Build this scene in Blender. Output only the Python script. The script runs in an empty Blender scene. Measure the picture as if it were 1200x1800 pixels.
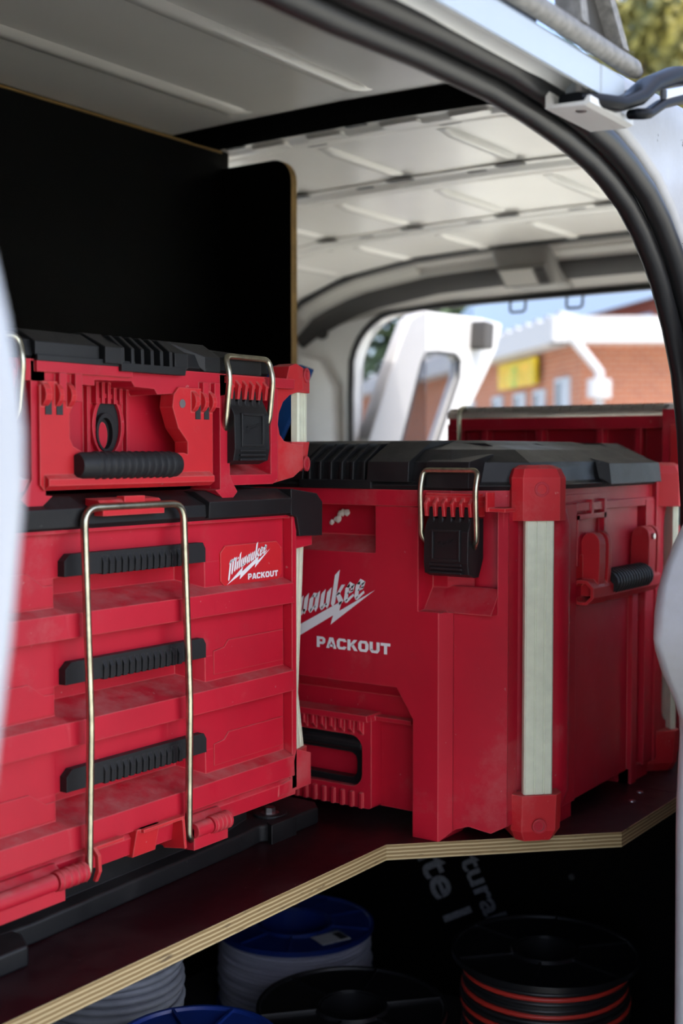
import bpy, bmesh, math, random
from mathutils import Vector, Matrix
random.seed(7)
S = bpy.context.scene
COL = S.collection
PI = math.pi

# ------------------------------------------------------------------ camera
FPX = 2200.0
PITCH = math.atan2(105.0, FPX)
YAW = math.atan2(1550.0, FPX)
HC = 0.435
cam_d = bpy.data.cameras.new('camera')
cam = bpy.data.objects.new('camera', cam_d)
COL.objects.link(cam)
cam_d.sensor_fit = 'VERTICAL'
cam_d.sensor_height = 36.0
cam_d.lens = FPX / 1800.0 * 36.0
cam_d.clip_start = 0.02
cam_d.clip_end = 300
_c, _s = math.cos(YAW), math.sin(YAW)
fw = Vector((_c * math.cos(PITCH), _s * math.cos(PITCH), -math.sin(PITCH)))
cam.location = (0, 0, HC)
cam.rotation_euler = fw.to_track_quat('-Z', 'Y').to_euler()
cam_d.dof.use_dof = True
cam_d.dof.focus_distance = 1.27
cam_d.dof.aperture_fstop = 5.0
S.camera = cam

# ------------------------------------------------------------------ world, sun, exposure
w = bpy.data.worlds.new('sky')
S.world = w
w.use_nodes = True
nt = w.node_tree
bg = nt.nodes['Background']
sky = nt.nodes.new('ShaderNodeTexSky')
sky.sky_type = 'NISHITA'
sky.sun_disc = False
sky.sun_elevation = math.radians(62)
sky.sun_rotation = math.radians(200)
sky.altitude = 100
sky.dust_density = 4.0
sky.air_density = 0.75
nt.links.new(sky.outputs[0], bg.inputs[0])
bg.inputs[1].default_value = 0.60
sun_d = bpy.data.lights.new('sun', 'SUN')
sun_d.energy = 3.4
sun_d.angle = math.radians(0.6)
sun_d.color = (1.0, 0.95, 0.86)
sun = bpy.data.objects.new('sun', sun_d)
COL.objects.link(sun)
TOSUN = Vector((-0.34, -0.30, 0.89)).normalized()
sun.rotation_euler = TOSUN.to_track_quat('Z', 'Y').to_euler()
sun.location = TOSUN * 30
S.view_settings.view_transform = 'Standard'
S.view_settings.look = 'None'
S.view_settings.gamma = 1
S.view_settings.use_curve_mapping = False
S.view_settings.exposure = 0.30
S.cycles.use_denoising = True
S.cycles.max_bounces = 10
S.cycles.diffuse_bounces = 6
S.cycles.sample_clamp_indirect = 8

# ------------------------------------------------------------------ materials
M = {}


class NT:
    def __init__(s, name):
        s.m = bpy.data.materials.new(name)
        s.m.use_nodes = True
        s.t = s.m.node_tree
        s.b = s.t.nodes['Principled BSDF']
        M[name] = s.m

    def n(s, typ, **kw):
        x = s.t.nodes.new(typ)
        for k, v in kw.items():
            if hasattr(x, k):
                setattr(x, k, v)
            else:
                x.inputs[k].default_value = v
        return x

    def l(s, a, b):
        s.t.links.new(a, b)

    def noise(s, scale, detail=3, rough=0.55, vec=None, stretch=None):
        x = s.n('ShaderNodeTexNoise', Scale=scale, Detail=detail, Roughness=rough)
        tc = s.n('ShaderNodeTexCoord')
        if stretch:
            mp = s.n('ShaderNodeMapping')
            mp.inputs['Scale'].default_value = stretch
            s.l(tc.outputs['Object'], mp.inputs[0])
            s.l(mp.outputs[0], x.inputs['Vector'])
        else:
            s.l(tc.outputs['Object'], x.inputs['Vector'])
        return x.outputs['Fac']

    def ramp(s, fac, stops):
        r = s.n('ShaderNodeValToRGB')
        e = r.color_ramp.elements
        while len(e) < len(stops):
            e.new(0.5)
        for i, (p, c) in enumerate(stops):
            e[i].position = p
            e[i].color = c if len(c) == 4 else (*c, 1)
        s.l(fac, r.inputs[0])
        return r.outputs[0]

    def mix(s, fac, a, b):
        x = s.n('ShaderNodeMix', data_type='RGBA')
        for sock, v in ((x.inputs['Factor'], fac), (x.inputs[6], a), (x.inputs[7], b)):
            if isinstance(v, (float, int)):
                sock.default_value = v
            elif isinstance(v, tuple):
                sock.default_value = (*v, 1) if len(v) == 3 else v
            else:
                s.l(v, sock)
        return x.outputs[2]

    def bump(s, h, strength=0.2, dist=0.001, normal=None):
        x = s.n('ShaderNodeBump', Strength=strength, Distance=dist)
        s.l(h, x.inputs['Height'])
        if normal:
            s.l(normal, x.inputs['Normal'])
        s.l(x.outputs[0], s.b.inputs['Normal'])
        return x.outputs[0]


def plain(name, col, rough=0.5, metal=0.0, spec=0.5, var=0.0, vscale=20, bumps=0.0, bscale=300, bevel=0.0):
    k = NT(name)
    k.b.inputs['Base Color'].default_value = (*col, 1)
    k.b.inputs['Roughness'].default_value = rough
    k.b.inputs['Metallic'].default_value = metal
    k.b.inputs['Specular IOR Level'].default_value = spec
    if var:
        f = k.noise(vscale, 4)
        lo = tuple(max(0, c * (1 - var)) for c in col)
        hi = tuple(min(1, c * (1 + var)) for c in col)
        k.l(k.ramp(f, [(0.3, lo), (0.7, hi)]), k.b.inputs['Base Color'])
    nrm = None
    if bevel:
        bv = k.n('ShaderNodeBevel', samples=4)
        bv.inputs['Radius'].default_value = bevel
        nrm = bv.outputs[0]
        k.l(nrm, k.b.inputs['Normal'])
    if bumps:
        k.bump(k.noise(bscale, 3), bumps, 0.0006, nrm)
    return k


def plastic(name, col, edge, dust, rough, bevel=0.0018, dust_amt=0.35, bscale=420, bstr=0.12):
    """moulded plastic: softly rounded, paler scuffed edges, dusty patches and scratches"""
    k = NT(name)
    bv = k.n('ShaderNodeBevel', samples=4)
    bv.inputs['Radius'].default_value = bevel
    geo = k.n('ShaderNodeNewGeometry')
    dot = k.n('ShaderNodeVectorMath', operation='DOT_PRODUCT')
    k.l(bv.outputs[0], dot.inputs[0])
    k.l(geo.outputs['Normal'], dot.inputs[1])
    em = k.n('ShaderNodeMapRange')
    em.inputs[1].default_value = 0.995
    em.inputs[2].default_value = 0.86
    em.inputs[3].default_value = 0
    em.inputs[4].default_value = 0.7
    k.l(dot.outputs['Value'], em.inputs[0])
    big = k.noise(9, 4)
    c0 = k.ramp(big, [(0.3, tuple(c * 0.88 for c in col)), (0.75, tuple(min(1, c * 1.1) for c in col))])
    # edge wear
    c1 = k.mix(em.outputs[0], c0, edge)
    # dust patches and fine specks
    d = k.noise(6.5, 8, 0.72)
    dr = k.ramp(d, [(0.56, (0, 0, 0)), (0.78, (dust_amt,) * 3)])
    c2 = k.mix(dr, c1, dust)
    sx = k.n('ShaderNodeSeparateXYZ')
    k.l(geo.outputs['Normal'], sx.inputs[0])
    up = k.n('ShaderNodeMapRange')
    up.inputs[1].default_value = 0.45
    up.inputs[2].default_value = 0.9
    up.inputs[4].default_value = 1.0
    k.l(sx.outputs['Z'], up.inputs[0])
    led = k.ramp(k.noise(28, 6, 0.7), [(0.38, (0.05,) * 3), (0.68, (dust_amt * 1.6,) * 3)])
    lm = k.n('ShaderNodeMath', operation='MULTIPLY')
    k.l(up.outputs[0], lm.inputs[0])
    k.l(led, lm.inputs[1])
    c2 = k.mix(lm.outputs[0], c2, dust)
    sp = k.noise(160, 2, 0.5)
    sr = k.ramp(sp, [(0.735, (0, 0, 0)), (0.78, (0.5,) * 3)])
    c3 = k.mix(sr, c2, dust)
    # long scratches
    sc = k.noise(70, 2, 0.5, stretch=(1, 1, 0.06))
    scr = k.ramp(sc, [(0.735, (0, 0, 0)), (0.76, (0.3,) * 3)])
    c4 = k.mix(scr, c3, edge)
    k.l(c4, k.b.inputs['Base Color'])
    rr = k.ramp(d, [(0.3, (rough - 0.06,) * 3), (0.75, (min(1, rough + 0.2),) * 3)])
    k.l(rr, k.b.inputs['Roughness'])
    k.b.inputs['Specular IOR Level'].default_value = 0.4
    k.bump(k.noise(bscale, 2), bstr, 0.0005, bv.outputs[0])
    return k


plastic('red', (0.50, 0.007, 0.026), (0.70, 0.12, 0.12), (0.50, 0.24, 0.22), 0.46)
plastic('red_bright', (0.57, 0.014, 0.022), (0.75, 0.16, 0.15), (0.55, 0.27, 0.24), 0.5)
plastic('black', (0.0075, 0.008, 0.009), (0.04, 0.04, 0.042), (0.07, 0.067, 0.064), 0.42, dust_amt=0.2)
plastic('rubber', (0.010, 0.0105, 0.012), (0.03, 0.03, 0.03), (0.06, 0.06, 0.06), 0.55, bevel=0.001)
plain('strip', (0.76, 0.80, 0.62), 0.42, 0.0, var=0.07, vscale=60, bevel=0.0006)
plain('strip_side', (0.40, 0.42, 0.38), 0.35, 0.7)
plain('steel', (0.50, 0.48, 0.36), 0.30, 1.0, var=0.25, vscale=90)
plain('zinc', (0.6, 0.6, 0.6), 0.3, 1.0)
plain('white_print', (0.82, 0.82, 0.84), 0.55)
plain('film', (0.0022, 0.0021, 0.0021), 0.5, spec=0.08, bumps=0.1, bscale=900)
plain('foam', (0.62, 0.58, 0.5), 0.9)
plain('matt_black', (0.003, 0.003, 0.003), 1.0, spec=0.0)
plain('gasket', (0.012, 0.012, 0.013), 0.38, bumps=0.12, bscale=500)
plain('black_steel', (0.005, 0.006, 0.008), 0.36, spec=0.12)
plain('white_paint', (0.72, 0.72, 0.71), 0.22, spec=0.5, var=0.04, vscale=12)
plain('white_door_dimmed', (0.50, 0.50, 0.49), 0.4)  # van white for the rear door, dimmed in colour against the strong sunlight
plain('white_near_shade', (0.44, 0.46, 0.50), 0.2)  # the same van white, darker and bluer: shade of the near side in its colour
plain('trim_grey', (0.46, 0.44, 0.40), 0.6, bumps=0.1, bscale=300)
plain('trim_mid', (0.19, 0.18, 0.165), 0.6)
plain('trim_dark', (0.045, 0.042, 0.038), 0.65)
plain('lid_smoke', (0.26, 0.235, 0.21), 0.35)
plain('lens', (0.62, 0.60, 0.54), 0.35)
plain('floor_mat', (0.018, 0.018, 0.019), 0.8, var=0.3, vscale=40)
plain('blue_flange', (0.006, 0.024, 0.16), 0.38, var=0.15, bevel=0.001)
plain('blue_board', (0.015, 0.10, 0.36), 0.5)
plain('black_flange', (0.008, 0.008, 0.009), 0.32, var=0.2, bevel=0.001)
plain('label_paper', (0.55, 0.55, 0.56), 0.5)
plain('ink', (0.02, 0.02, 0.022), 0.6)
plain('cable_white', (0.42, 0.43, 0.52), 0.45)
plain('cable_grey', (0.22, 0.235, 0.27), 0.55, var=0.12, vscale=60)
plain('cable_black', (0.012, 0.012, 0.013), 0.4)
plain('cable_red', (0.5, 0.03, 0.02), 0.45)
plain('print_grey', (0.16, 0.165, 0.18), 0.7, var=0.35, vscale=180)
plain('tube_grey', (0.20, 0.19, 0.175), 0.6, var=0.3, vscale=160, bumps=0.6, bscale=260)
plain('rail_sky_blue', (0.40, 0.45, 0.50), 0.3)  # the blue is skylight on the rail, put into its colour
plain('brick_far', (0.20, 0.058, 0.042), 0.9, var=0.15, vscale=3)
plain('roof_metal', (0.16, 0.23, 0.33), 0.4, 0.0)
plain('fascia', (0.34, 0.34, 0.35), 0.6)
plain('sign_yellow', (0.48, 0.36, 0.005), 0.5)
plain('sign_green', (0.16, 0.34, 0.03), 0.5)
plain('sign_ochre', (0.62, 0.36, 0.01), 0.5)
plain('pane_dark', (0.06, 0.08, 0.11), 0.15)
plain('window_frame', (0.30, 0.33, 0.38), 0.5)
plain('bark', (0.10, 0.075, 0.05), 0.9, var=0.4, vscale=10)

k = NT('ceiling_paint')      # painted roof sheet: pale, slightly warm, glossy
f = k.noise(3.0, 3)
k.l(k.ramp(f, [(0.3, (0.78, 0.755, 0.695)), (0.75, (0.84, 0.815, 0.76))]), k.b.inputs['Base Color'])
k.b.inputs['Roughness'].default_value = 0.24
k.b.inputs['Specular IOR Level'].default_value = 0.6
k.bump(k.noise(5.0, 2), 0.25, 0.004)

k = NT('ply_edge')           # stacked veneers seen on the cut edge (bands follow height)
tc = k.n('ShaderNodeTexCoord')
sep = k.n('ShaderNodeSeparateXYZ')
k.l(tc.outputs['Object'], sep.inputs[0])
wv = k.n('ShaderNodeMath', operation='MULTIPLY')
k.l(sep.outputs['Z'], wv.inputs[0])
wv.inputs[1].default_value = 2 * PI / 0.0042
nz = k.noise(26, 3)
ad = k.n('ShaderNodeMath', operation='MULTIPLY_ADD')
k.l(nz, ad.inputs[0])
ad.inputs[1].default_value = 2.2
k.l(wv.outputs[0], ad.inputs[2])
sn = k.n('ShaderNodeMath', operation='SINE')
k.l(ad.outputs[0], sn.inputs[0])
band = k.ramp(sn.outputs[0], [(0.0, (0.22, 0.145, 0.06)), (0.35, (0.42, 0.315, 0.155)), (1.0, (0.50, 0.395, 0.215))])
st = k.noise(30, 4, 0.6, stretch=(1, 1, 6))
stain = k.ramp(st, [(0.62, (0, 0, 0)), (0.72, (0.85,) * 3)])
k.l(k.mix(stain, band, (0.09, 0.06, 0.03)), k.b.inputs['Base Color'])
k.b.inputs['Roughness'].default_value = 0.75

plain('ply_edge_plain', (0.30, 0.18, 0.05), 0.7, var=0.25, vscale=40)

k = NT('shelf_film')         # wine-dark film face, dusty and specked
d = k.noise(7, 8, 0.7)
base = k.mix(k.ramp(d, [(0.5, (0, 0, 0)), (0.8, (0.35,) * 3)]), (0.020, 0.0035, 0.0055), (0.075, 0.05, 0.05))
sp = k.noise(140, 2)
k.l(k.mix(k.ramp(sp, [(0.73, (0, 0, 0)), (0.78, (0.6,) * 3)]), base, (0.3, 0.26, 0.24)), k.b.inputs['Base Color'])
k.l(k.ramp(d, [(0.3, (0.28,) * 3), (0.75, (0.6,) * 3)]), k.b.inputs['Roughness'])
k.b.inputs['Specular IOR Level'].default_value = 0.35

k = NT('white_shade_chipped')      # van white coloured dim and bluish for the shaded side, with chips and grime
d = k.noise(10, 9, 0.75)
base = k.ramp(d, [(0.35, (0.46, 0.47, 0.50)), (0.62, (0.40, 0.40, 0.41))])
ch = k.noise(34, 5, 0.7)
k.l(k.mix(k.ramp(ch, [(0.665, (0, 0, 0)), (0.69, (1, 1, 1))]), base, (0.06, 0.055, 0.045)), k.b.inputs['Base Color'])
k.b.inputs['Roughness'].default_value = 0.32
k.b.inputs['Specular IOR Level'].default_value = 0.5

k = NT('clear_lid')
k.b.inputs['Base Color'].default_value = (0.55, 0.50, 0.46, 1)
k.b.inputs['Roughness'].default_value = 0.22
k.b.inputs['Transmission Weight'].default_value = 0.7
k.b.inputs['IOR'].default_value = 1.15

k = NT('clear_glass')
k.b.inputs['Base Color'].default_value = (0.93, 0.95, 0.94, 1)
k.b.inputs['Roughness'].default_value = 0.0
k.b.inputs['Transmission Weight'].default_value = 1.0
k.b.inputs['IOR'].default_value = 1.02

k = NT('tinted_glass')
k.b.inputs['Base Color'].default_value = (0.62, 0.62, 0.64, 1)
k.b.inputs['Roughness'].default_value = 0.02
k.b.inputs['Transmission Weight'].default_value = 1.0
k.b.inputs['IOR'].default_value = 1.02

k = NT('brick')
tc = k.n('ShaderNodeTexCoord')
br = k.n('ShaderNodeTexBrick')
br.inputs['Color1'].default_value = (0.34, 0.11, 0.05, 1)
br.inputs['Color2'].default_value = (0.28, 0.085, 0.042, 1)
br.inputs['Mortar'].default_value = (0.32, 0.25, 0.20, 1)
br.inputs['Scale'].default_value = 4.2
k.l(tc.outputs['UV'], br.inputs['Vector'])
k.l(br.outputs[0], k.b.inputs['Base Color'])
k.b.inputs['Roughness'].default_value = 0.9

k = NT('ground')
d = k.noise(0.6, 6)
k.l(k.ramp(d, [(0.3, (0.46, 0.465, 0.38)), (0.7, (0.58, 0.58, 0.49))]), k.b.inputs['Base Color'])
k.b.inputs['Roughness'].default_value = 0.95

for nm, a, b in (('leaf', (0.03, 0.05, 0.02), (0.08, 0.10, 0.035)), ('leaf_yellow', (0.07, 0.08, 0.02), (0.22, 0.19, 0.03)),
                 ('leaf_dark', (0.02, 0.045, 0.018), (0.06, 0.10, 0.04))):
    k = NT(nm)
    k.l(k.ramp(k.noise(1.4, 3), [(0.35, a), (0.65, b)]), k.b.inputs['Base Color'])
    k.b.inputs['Roughness'].default_value = 0.6

# ------------------------------------------------------------------ mesh helpers


class MB:
    def __init__(s, off=(0, 0, 0)):
        s.v = []
        s.f = []
        s.mi = []
        s.o = off
        s.T = None

    def add(s, vs, fs, mi=0):
        b = len(s.v)
        for p in vs:
            if s.T:
                p = s.T(p)
            s.v.append((p[0] + s.o[0], p[1] + s.o[1], p[2] + s.o[2]))
        for q in fs:
            s.f.append([b + i for i in q])
            s.mi.append(mi)
        return s

    def box(s, x0, x1, y0, y1, z0, z1, mi=0):
        return s.add([(x0, y0, z0), (x1, y0, z0), (x1, y1, z0), (x0, y1, z0), (x0, y0, z1), (x1, y0, z1), (x1, y1, z1), (x0, y1, z1)],
                     [(0, 3, 2, 1), (4, 5, 6, 7), (0, 1, 5, 4), (1, 2, 6, 5), (2, 3, 7, 6), (3, 0, 4, 7)], mi)

    def prism(s, poly, ax, d0, d1, mi=0, side=None):
        """poly of 2-D points; ax is the extrusion axis: 'x' takes (y,z), 'y' takes (x,z), 'z' takes (x,y)"""
        n = len(poly)

        def P(p, d):
            return {'x': (d, p[0], p[1]), 'y': (p[0], d, p[1]), 'z': (p[0], p[1], d)}[ax]
        vs = [P(p, d0) for p in poly] + [P(p, d1) for p in poly]
        side = mi if side is None else side
        s.add(vs, [tuple(range(n - 1, -1, -1)), tuple(range(n, 2 * n))], mi)
        b = len(s.v) - 2 * n
        for i in range(n):
            j = (i + 1) % n
            s.f.append([b + i, b + j, b + n + j, b + n + i])
            s.mi.append(side)
        return s

    def loft(s, rings, closed=True, caps=True, mi=0):
        n = len(rings[0])
        vs = [p for r in rings for p in r]
        fs = []
        for a in range(len(rings) - 1):
            for i in range(n if closed else n - 1):
                j = (i + 1) % n
                fs.append((a * n + i, a * n + j, (a + 1) * n + j, (a + 1) * n + i))
        if caps and closed:
            fs.append(tuple(range(n - 1, -1, -1)))
            fs.append(tuple((len(rings) - 1) * n + i for i in range(n)))
        return s.add(vs, fs, mi)

    def tube(s, path, r, n=10, mi=0, caps=True):
        path = [Vector(p) for p in path]
        rings = []
        up = None
        for i, p in enumerate(path):
            d = (path[min(i + 1, len(path) - 1)] - path[max(i - 1, 0)]).normalized()
            if up is None:
                up = Vector((0, 0, 1)) if abs(d.z) < 0.9 else Vector((0, 1, 0))
            a = d.cross(up)
            if a.length < 1e-4:
                a = d.cross(Vector((1, 0, 0)))
            a.normalize()
            b = a.cross(d).normalized()
            up = b
            rr = r[i] if isinstance(r, (list, tuple)) else r
            rings.append([tuple(p + a * math.cos(2 * PI * k / n) * rr + b * math.sin(2 * PI * k / n) * rr) for k in range(n)])
        return s.loft(rings, True, caps, mi)

    def lathe(s, prof, c=(0, 0), n=48, mi=0):
        """prof: list of (r,z), closed loop; axis vertical through c"""
        rings = []
        for i in range(n):
            a = 2 * PI * i / n
            rings.append([(c[0] + r * math.cos(a), c[1] + r * math.sin(a), z) for r, z in prof])
        m = len(prof)
        vs = [p for r in rings for p in r]
        fs = []
        for i in range(n):
            j = (i + 1) % n
            for k in range(m):
                l = (k + 1) % m
                fs.append((i * m + k, j * m + k, j * m + l, i * m + l))
        return s.add(vs, fs, mi)

    def build(s, name, mats, parent=None, smooth=False, bevel=0.0, seg=2, autosmooth=None):
        me = bpy.data.meshes.new(name)
        me.from_pydata(s.v, [], s.f)
        if isinstance(mats, str):
            mats = [mats]
        for m in mats:
            me.materials.append(M[m])
        me.polygons.foreach_set('material_index', s.mi)
        bm = bmesh.new()
        bm.from_mesh(me)
        bmesh.ops.recalc_face_normals(bm, faces=bm.faces[:])
        bm.to_mesh(me)
        bm.free()
        if smooth:
            me.polygons.foreach_set('use_smooth', [True] * len(me.polygons))
            if autosmooth:
                me.set_sharp_from_angle(angle=math.radians(autosmooth))
        me.update()
        o = bpy.data.objects.new(name, me)
        COL.objects.link(o)
        if parent:
            o.parent = parent
        if bevel:
            b = o.modifiers.new('bevel', 'BEVEL')
            b.width = bevel
            b.segments = seg
            b.limit_method = 'ANGLE'
            b.angle_limit = math.radians(32)
            b.harden_normals = True
            me.polygons.foreach_set('use_smooth', [True] * len(me.polygons))
        return o


def empty(name, loc, rz=0):
    o = bpy.data.objects.new(name, None)
    COL.objects.link(o)
    o.location = loc
    o.rotation_euler = (0, 0, rz)
    o.empty_display_size = 0.05
    return o


def tag(o, label, cat, group=None):
    o['label'] = label
    o['category'] = cat
    if group:
        o['group'] = group
    return o


def struct(o, label=None, cat=None):
    o['kind'] = 'structure'
    if label:
        o['label'] = label
    if cat:
        o['category'] = cat
    return o


def fillet(path, rad, seg=5):
    path = [Vector(p) for p in path]
    out = [path[0]]
    for i in range(1, len(path) - 1):
        a, b, c = path[i - 1], path[i], path[i + 1]
        d1, d2 = (a - b), (c - b)
        r = min(rad, d1.length * 0.48, d2.length * 0.48)
        p, q = b + d1.normalized() * r, b + d2.normalized() * r
        for k in range(seg + 1):
            t = k / seg
            out.append(p.lerp(b, t).lerp(b.lerp(q, t), t))
    out.append(path[-1])
    return [tuple(p) for p in out]


def arc(cx, cz, r, a0, a1, n, rz=None):
    rz = r if rz is None else rz
    return [(cx + r * math.cos(math.radians(a0 + (a1 - a0) * i / n)), cz + rz * math.sin(math.radians(a0 + (a1 - a0) * i / n))) for i in range(n + 1)]


def rrect(x0, x1, z0, z1, r, n=4):
    return arc(x1 - r, z1 - r, r, 0, 90, n) + arc(x0 + r, z1 - r, r, 90, 180, n) + arc(x0 + r, z0 + r, r, 180, 270, n) + arc(x1 - r, z0 + r, r, 270, 360, n)


def ringplate(mb, outer, inner, ax, d0, d1, mi=0):
    """a plate with a hole: outer and inner loops with the same number of points"""
    n = len(outer)

    def P(p, d):
        return {'x': (d, p[0], p[1]), 'y': (p[0], d, p[1]), 'z': (p[0], p[1], d)}[ax]
    vs = [P(p, d0) for p in outer] + [P(p, d0) for p in inner] + [P(p, d1) for p in outer] + [P(p, d1) for p in inner]
    fs = []
    for i in range(n):
        j = (i + 1) % n
        fs += [(i, j, n + j, n + i), (2 * n + i, 2 * n + j, 3 * n + j, 3 * n + i), (i, j, 2 * n + j, 2 * n + i), (n + i, n + j, 3 * n + j, 3 * n + i)]
    return mb.add(vs, fs, mi)


def text_mesh(body, size=1.0, offset=0.0, shear=0.0, spacing=1.0, sx=1.0):
    cu = bpy.data.curves.new('lettering', 'FONT')
    cu.body = body
    cu.size = size
    cu.offset = offset
    cu.shear = shear
    cu.space_character = spacing
    cu.resolution_u = 4
    cu.fill_mode = 'FRONT'
    o = bpy.data.objects.new('lettering', cu)
    COL.objects.link(o)
    bpy.context.view_layer.update()
    dg = bpy.context.evaluated_depsgraph_get()
    me = bpy.data.meshes.new_from_object(o.evaluated_get(dg))
    vs = [(v.co.x * sx, v.co.y) for v in me.vertices]
    fs = [tuple(p.vertices) for p in me.polygons]
    bpy.data.objects.remove(o)
    bpy.data.curves.remove(cu)
    bpy.data.meshes.remove(me)
    return vs, fs


# ---- the script logo, letter by letter from slanted, pointed strokes (x-height 1)
def _stroke(x, y0, y1, w=0.24, top=0.14, bot=0.14):
    return [(x, y0 + bot), (x + w * 0.55, y0 - bot * 0.6), (x + w, y0 + bot), (x + w, y1 + top * 0.5), (x + w * 0.5, y1 - top * 0.2), (x, y1 - top)]


def script_polys():
    P = []
    x = 0.0
    # capital M
    P += [_stroke(0.0, -0.75, 1.45, 0.27), _stroke(0.42, -0.2, 1.55, 0.27), _stroke(0.84, -0.05, 1.5, 0.28)]
    P += [[(0.2, 1.35), (0.3, 1.62), (0.56, 1.42), (0.46, 1.15)], [(0.62, 1.35), (0.72, 1.66), (0.98, 1.42), (0.88, 1.15)]]
    P += [[(-0.14, 1.15), (0.1, 1.62), (0.27, 1.4), (0.2, 1.2)]]
    x = 1.22
    P += [_stroke(x, 0, 1.0), [(x + 0.02, 1.25), (x + 0.12, 1.14), (x + 0.25, 1.3), (x + 0.13, 1.45)]]
    x += 0.34
    P += [_stroke(x, 0, 1.75)]
    x += 0.34
    # w
    P += [_stroke(x, 0, 1.0), _stroke(x + 0.33, 0, 1.0), _stroke(x + 0.66, 0.05, 1.05)]
    P += [[(x + 0.1, 0.06), (x + 0.2, -0.08), (x + 0.5, 0.16), (x + 0.36, 0.3)], [(x + 0.42, 0.06), (x + 0.54, -0.08), (x + 0.84, 0.16), (x + 0.72, 0.3)]]
    x += 1.0
    # a
    P += [_stroke(x, 0.02, 0.9), _stroke(x + 0.36, 0, 1.0), [(x + 0.08, 0.85), (x + 0.2, 1.05), (x + 0.5, 0.95), (x + 0.4, 0.75)],
          [(x + 0.1, 0.1), (x + 0.18, -0.06), (x + 0.44, 0.2), (x + 0.36, 0.34)]]
    x += 0.7
    # u
    P += [_stroke(x, 0, 1.0), _stroke(x + 0.36, 0, 1.0), [(x + 0.1, 0.08), (x + 0.2, -0.08), (x + 0.46, 0.16), (x + 0.36, 0.3)]]
    x += 0.7
    # k
    P += [_stroke(x, 0, 1.85, 0.26), [(x + 0.22, 0.5), (x + 0.5, 1.05), (x + 0.72, 1.0), (x + 0.46, 0.55)], [(x + 0.24, 0.55), (x + 0.42, 0.68), (x + 0.78, 0.1), (x + 0.56, -0.08)]]
    x += 0.78
    for _ in range(2):
        P += [_stroke(x, 0.02, 0.92), [(x + 0.06, 0.82), (x + 0.22, 1.08), (x + 0.56, 0.84), (x + 0.42, 0.66)],
              [(x + 0.34, 0.78), (x + 0.56, 0.86), (x + 0.5, 0.5), (x + 0.32, 0.54)], [(x + 0.18, 0.4), (x + 0.18, 0.54), (x + 0.5, 0.62), (x + 0.48, 0.48)],
              [(x + 0.1, 0.1), (x + 0.2, -0.08), (x + 0.6, 0.22), (x + 0.54, 0.36)]]
        x += 0.62
    return P, x


def brand_lettering(width):
    """script word, lightning bolt and block word as flat polygons; origin at the left foot of the script word, width = script width"""
    P, L = script_polys()
    sc = width / L
    polys = []
    for p in P:
        q = []
        for (x, y) in p:
            xx = (x + 0.16 * y)
            q.append((xx * sc, (y * 0.92 + 0.30 * x) * sc))
        polys.append(q)
    W = width
    bolt = [(-0.05, -0.175), (0.37, 0.10), (0.345, 0.02), (0.79, 0.255), (0.765, 0.175), (1.10, 0.36), (0.68, 0.06), (0.705, 0.135), (0.28, -0.105), (0.305, -0.025)]
    polys.append([(a * W, b * W) for a, b in bolt])
    return polys


def put_lettering(name, parent, x0, z0, width, y, block_x, block_z, block_w, off):
    mb = MB(off)
    for p in brand_lettering(width):
        mb.add([(x0 + a, y, z0 + b) for a, b in p], [tuple(range(len(p)))])
    k_ = 0.33
    def ring(o0, o1):
        O = [(0.22, 0), (o0 - 0.22, 0), (o0, 0.26), (o0, 0.74), (o0 - 0.22, 1), (0.22, 1), (0, 0.74), (0, 0.26)]
        I = [(0.40, 0.24), (o0 - 0.40, 0.24), (o0 - 0.35, 0.32), (o0 - 0.35, 0.68), (o0 - 0.40, 0.76), (0.40, 0.76), (0.35, 0.68), (0.35, 0.32)]
        return [[O[i], O[(i + 1) % 8], I[(i + 1) % 8], I[i]] for i in range(8)]
    box = lambda x0, x1, z0, z1: [(x0, z0), (x1, z0), (x1, z1), (x0, z1)]
    RG = ring(1.12, 0)
    LET = [([box(0, 0.34, 0, 1), box(0.34, 0.74, 0.76, 1), box(0.34, 0.74, 0.30, 0.53), [(0.66, 0.76), (0.74, 1), (0.98, 0.82), (0.98, 0.48), (0.74, 0.30), (0.64, 0.53)]], 1.02),
           ([[(0, 0), (0.36, 1), (0.60, 1), (0.58, 0.70), (0.34, 0)], [(1.16, 0), (0.80, 1), (0.58, 1), (0.58, 0.70), (0.82, 0)], box(0.32, 0.84, 0.16, 0.38)], 1.14),
           ([q for i, q in enumerate(RG) if i not in (2,)] , 1.14),
           ([box(0, 0.34, 0, 1), [(0.34, 0.34), (0.34, 0.62), (0.70, 1), (1.10, 1), (0.64, 0.54)], [(0.42, 0.44), (0.64, 0.66), (1.14, 0), (0.74, 0)]], 1.14),
           (RG, 1.19),
           ([box(0, 0.34, 0.26, 1), box(0.74, 1.08, 0.26, 1), [(0, 0.26), (0.22, 0), (0.86, 0), (1.08, 0.26), (0.74, 0.36), (0.66, 0.24), (0.42, 0.24), (0.34, 0.36)]], 1.14),
           ([box(0, 1.04, 0.74, 1), box(0.35, 0.69, 0, 0.74)], 1.04)]
    tot = sum(w_ for _, w_ in LET) + 0.05 * 6
    sc = block_w / tot
    xx = 0.0
    for polys, w_ in LET:
        for p in polys:
            mb.add([(block_x + (xx + a) * sc, y, block_z + b * sc) for a, b in p], [tuple(range(len(p)))])
        xx += w_ + 0.05
    o = mb.build(name, 'white_print', parent)
    return o


# ================================================================== THE SETTING: the van's load space
ROOF = [(0.475, 0.735), (0.52, 0.80), (0.60, 0.855), (0.70, 0.912), (0.85, 0.933), (1.05, 0.938), (1.25, 0.938), (1.45, 0.936), (1.70, 0.930), (1.95, 0.905), (2.12, 0.86), (2.22, 0.79), (2.26, 0.70)]


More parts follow.
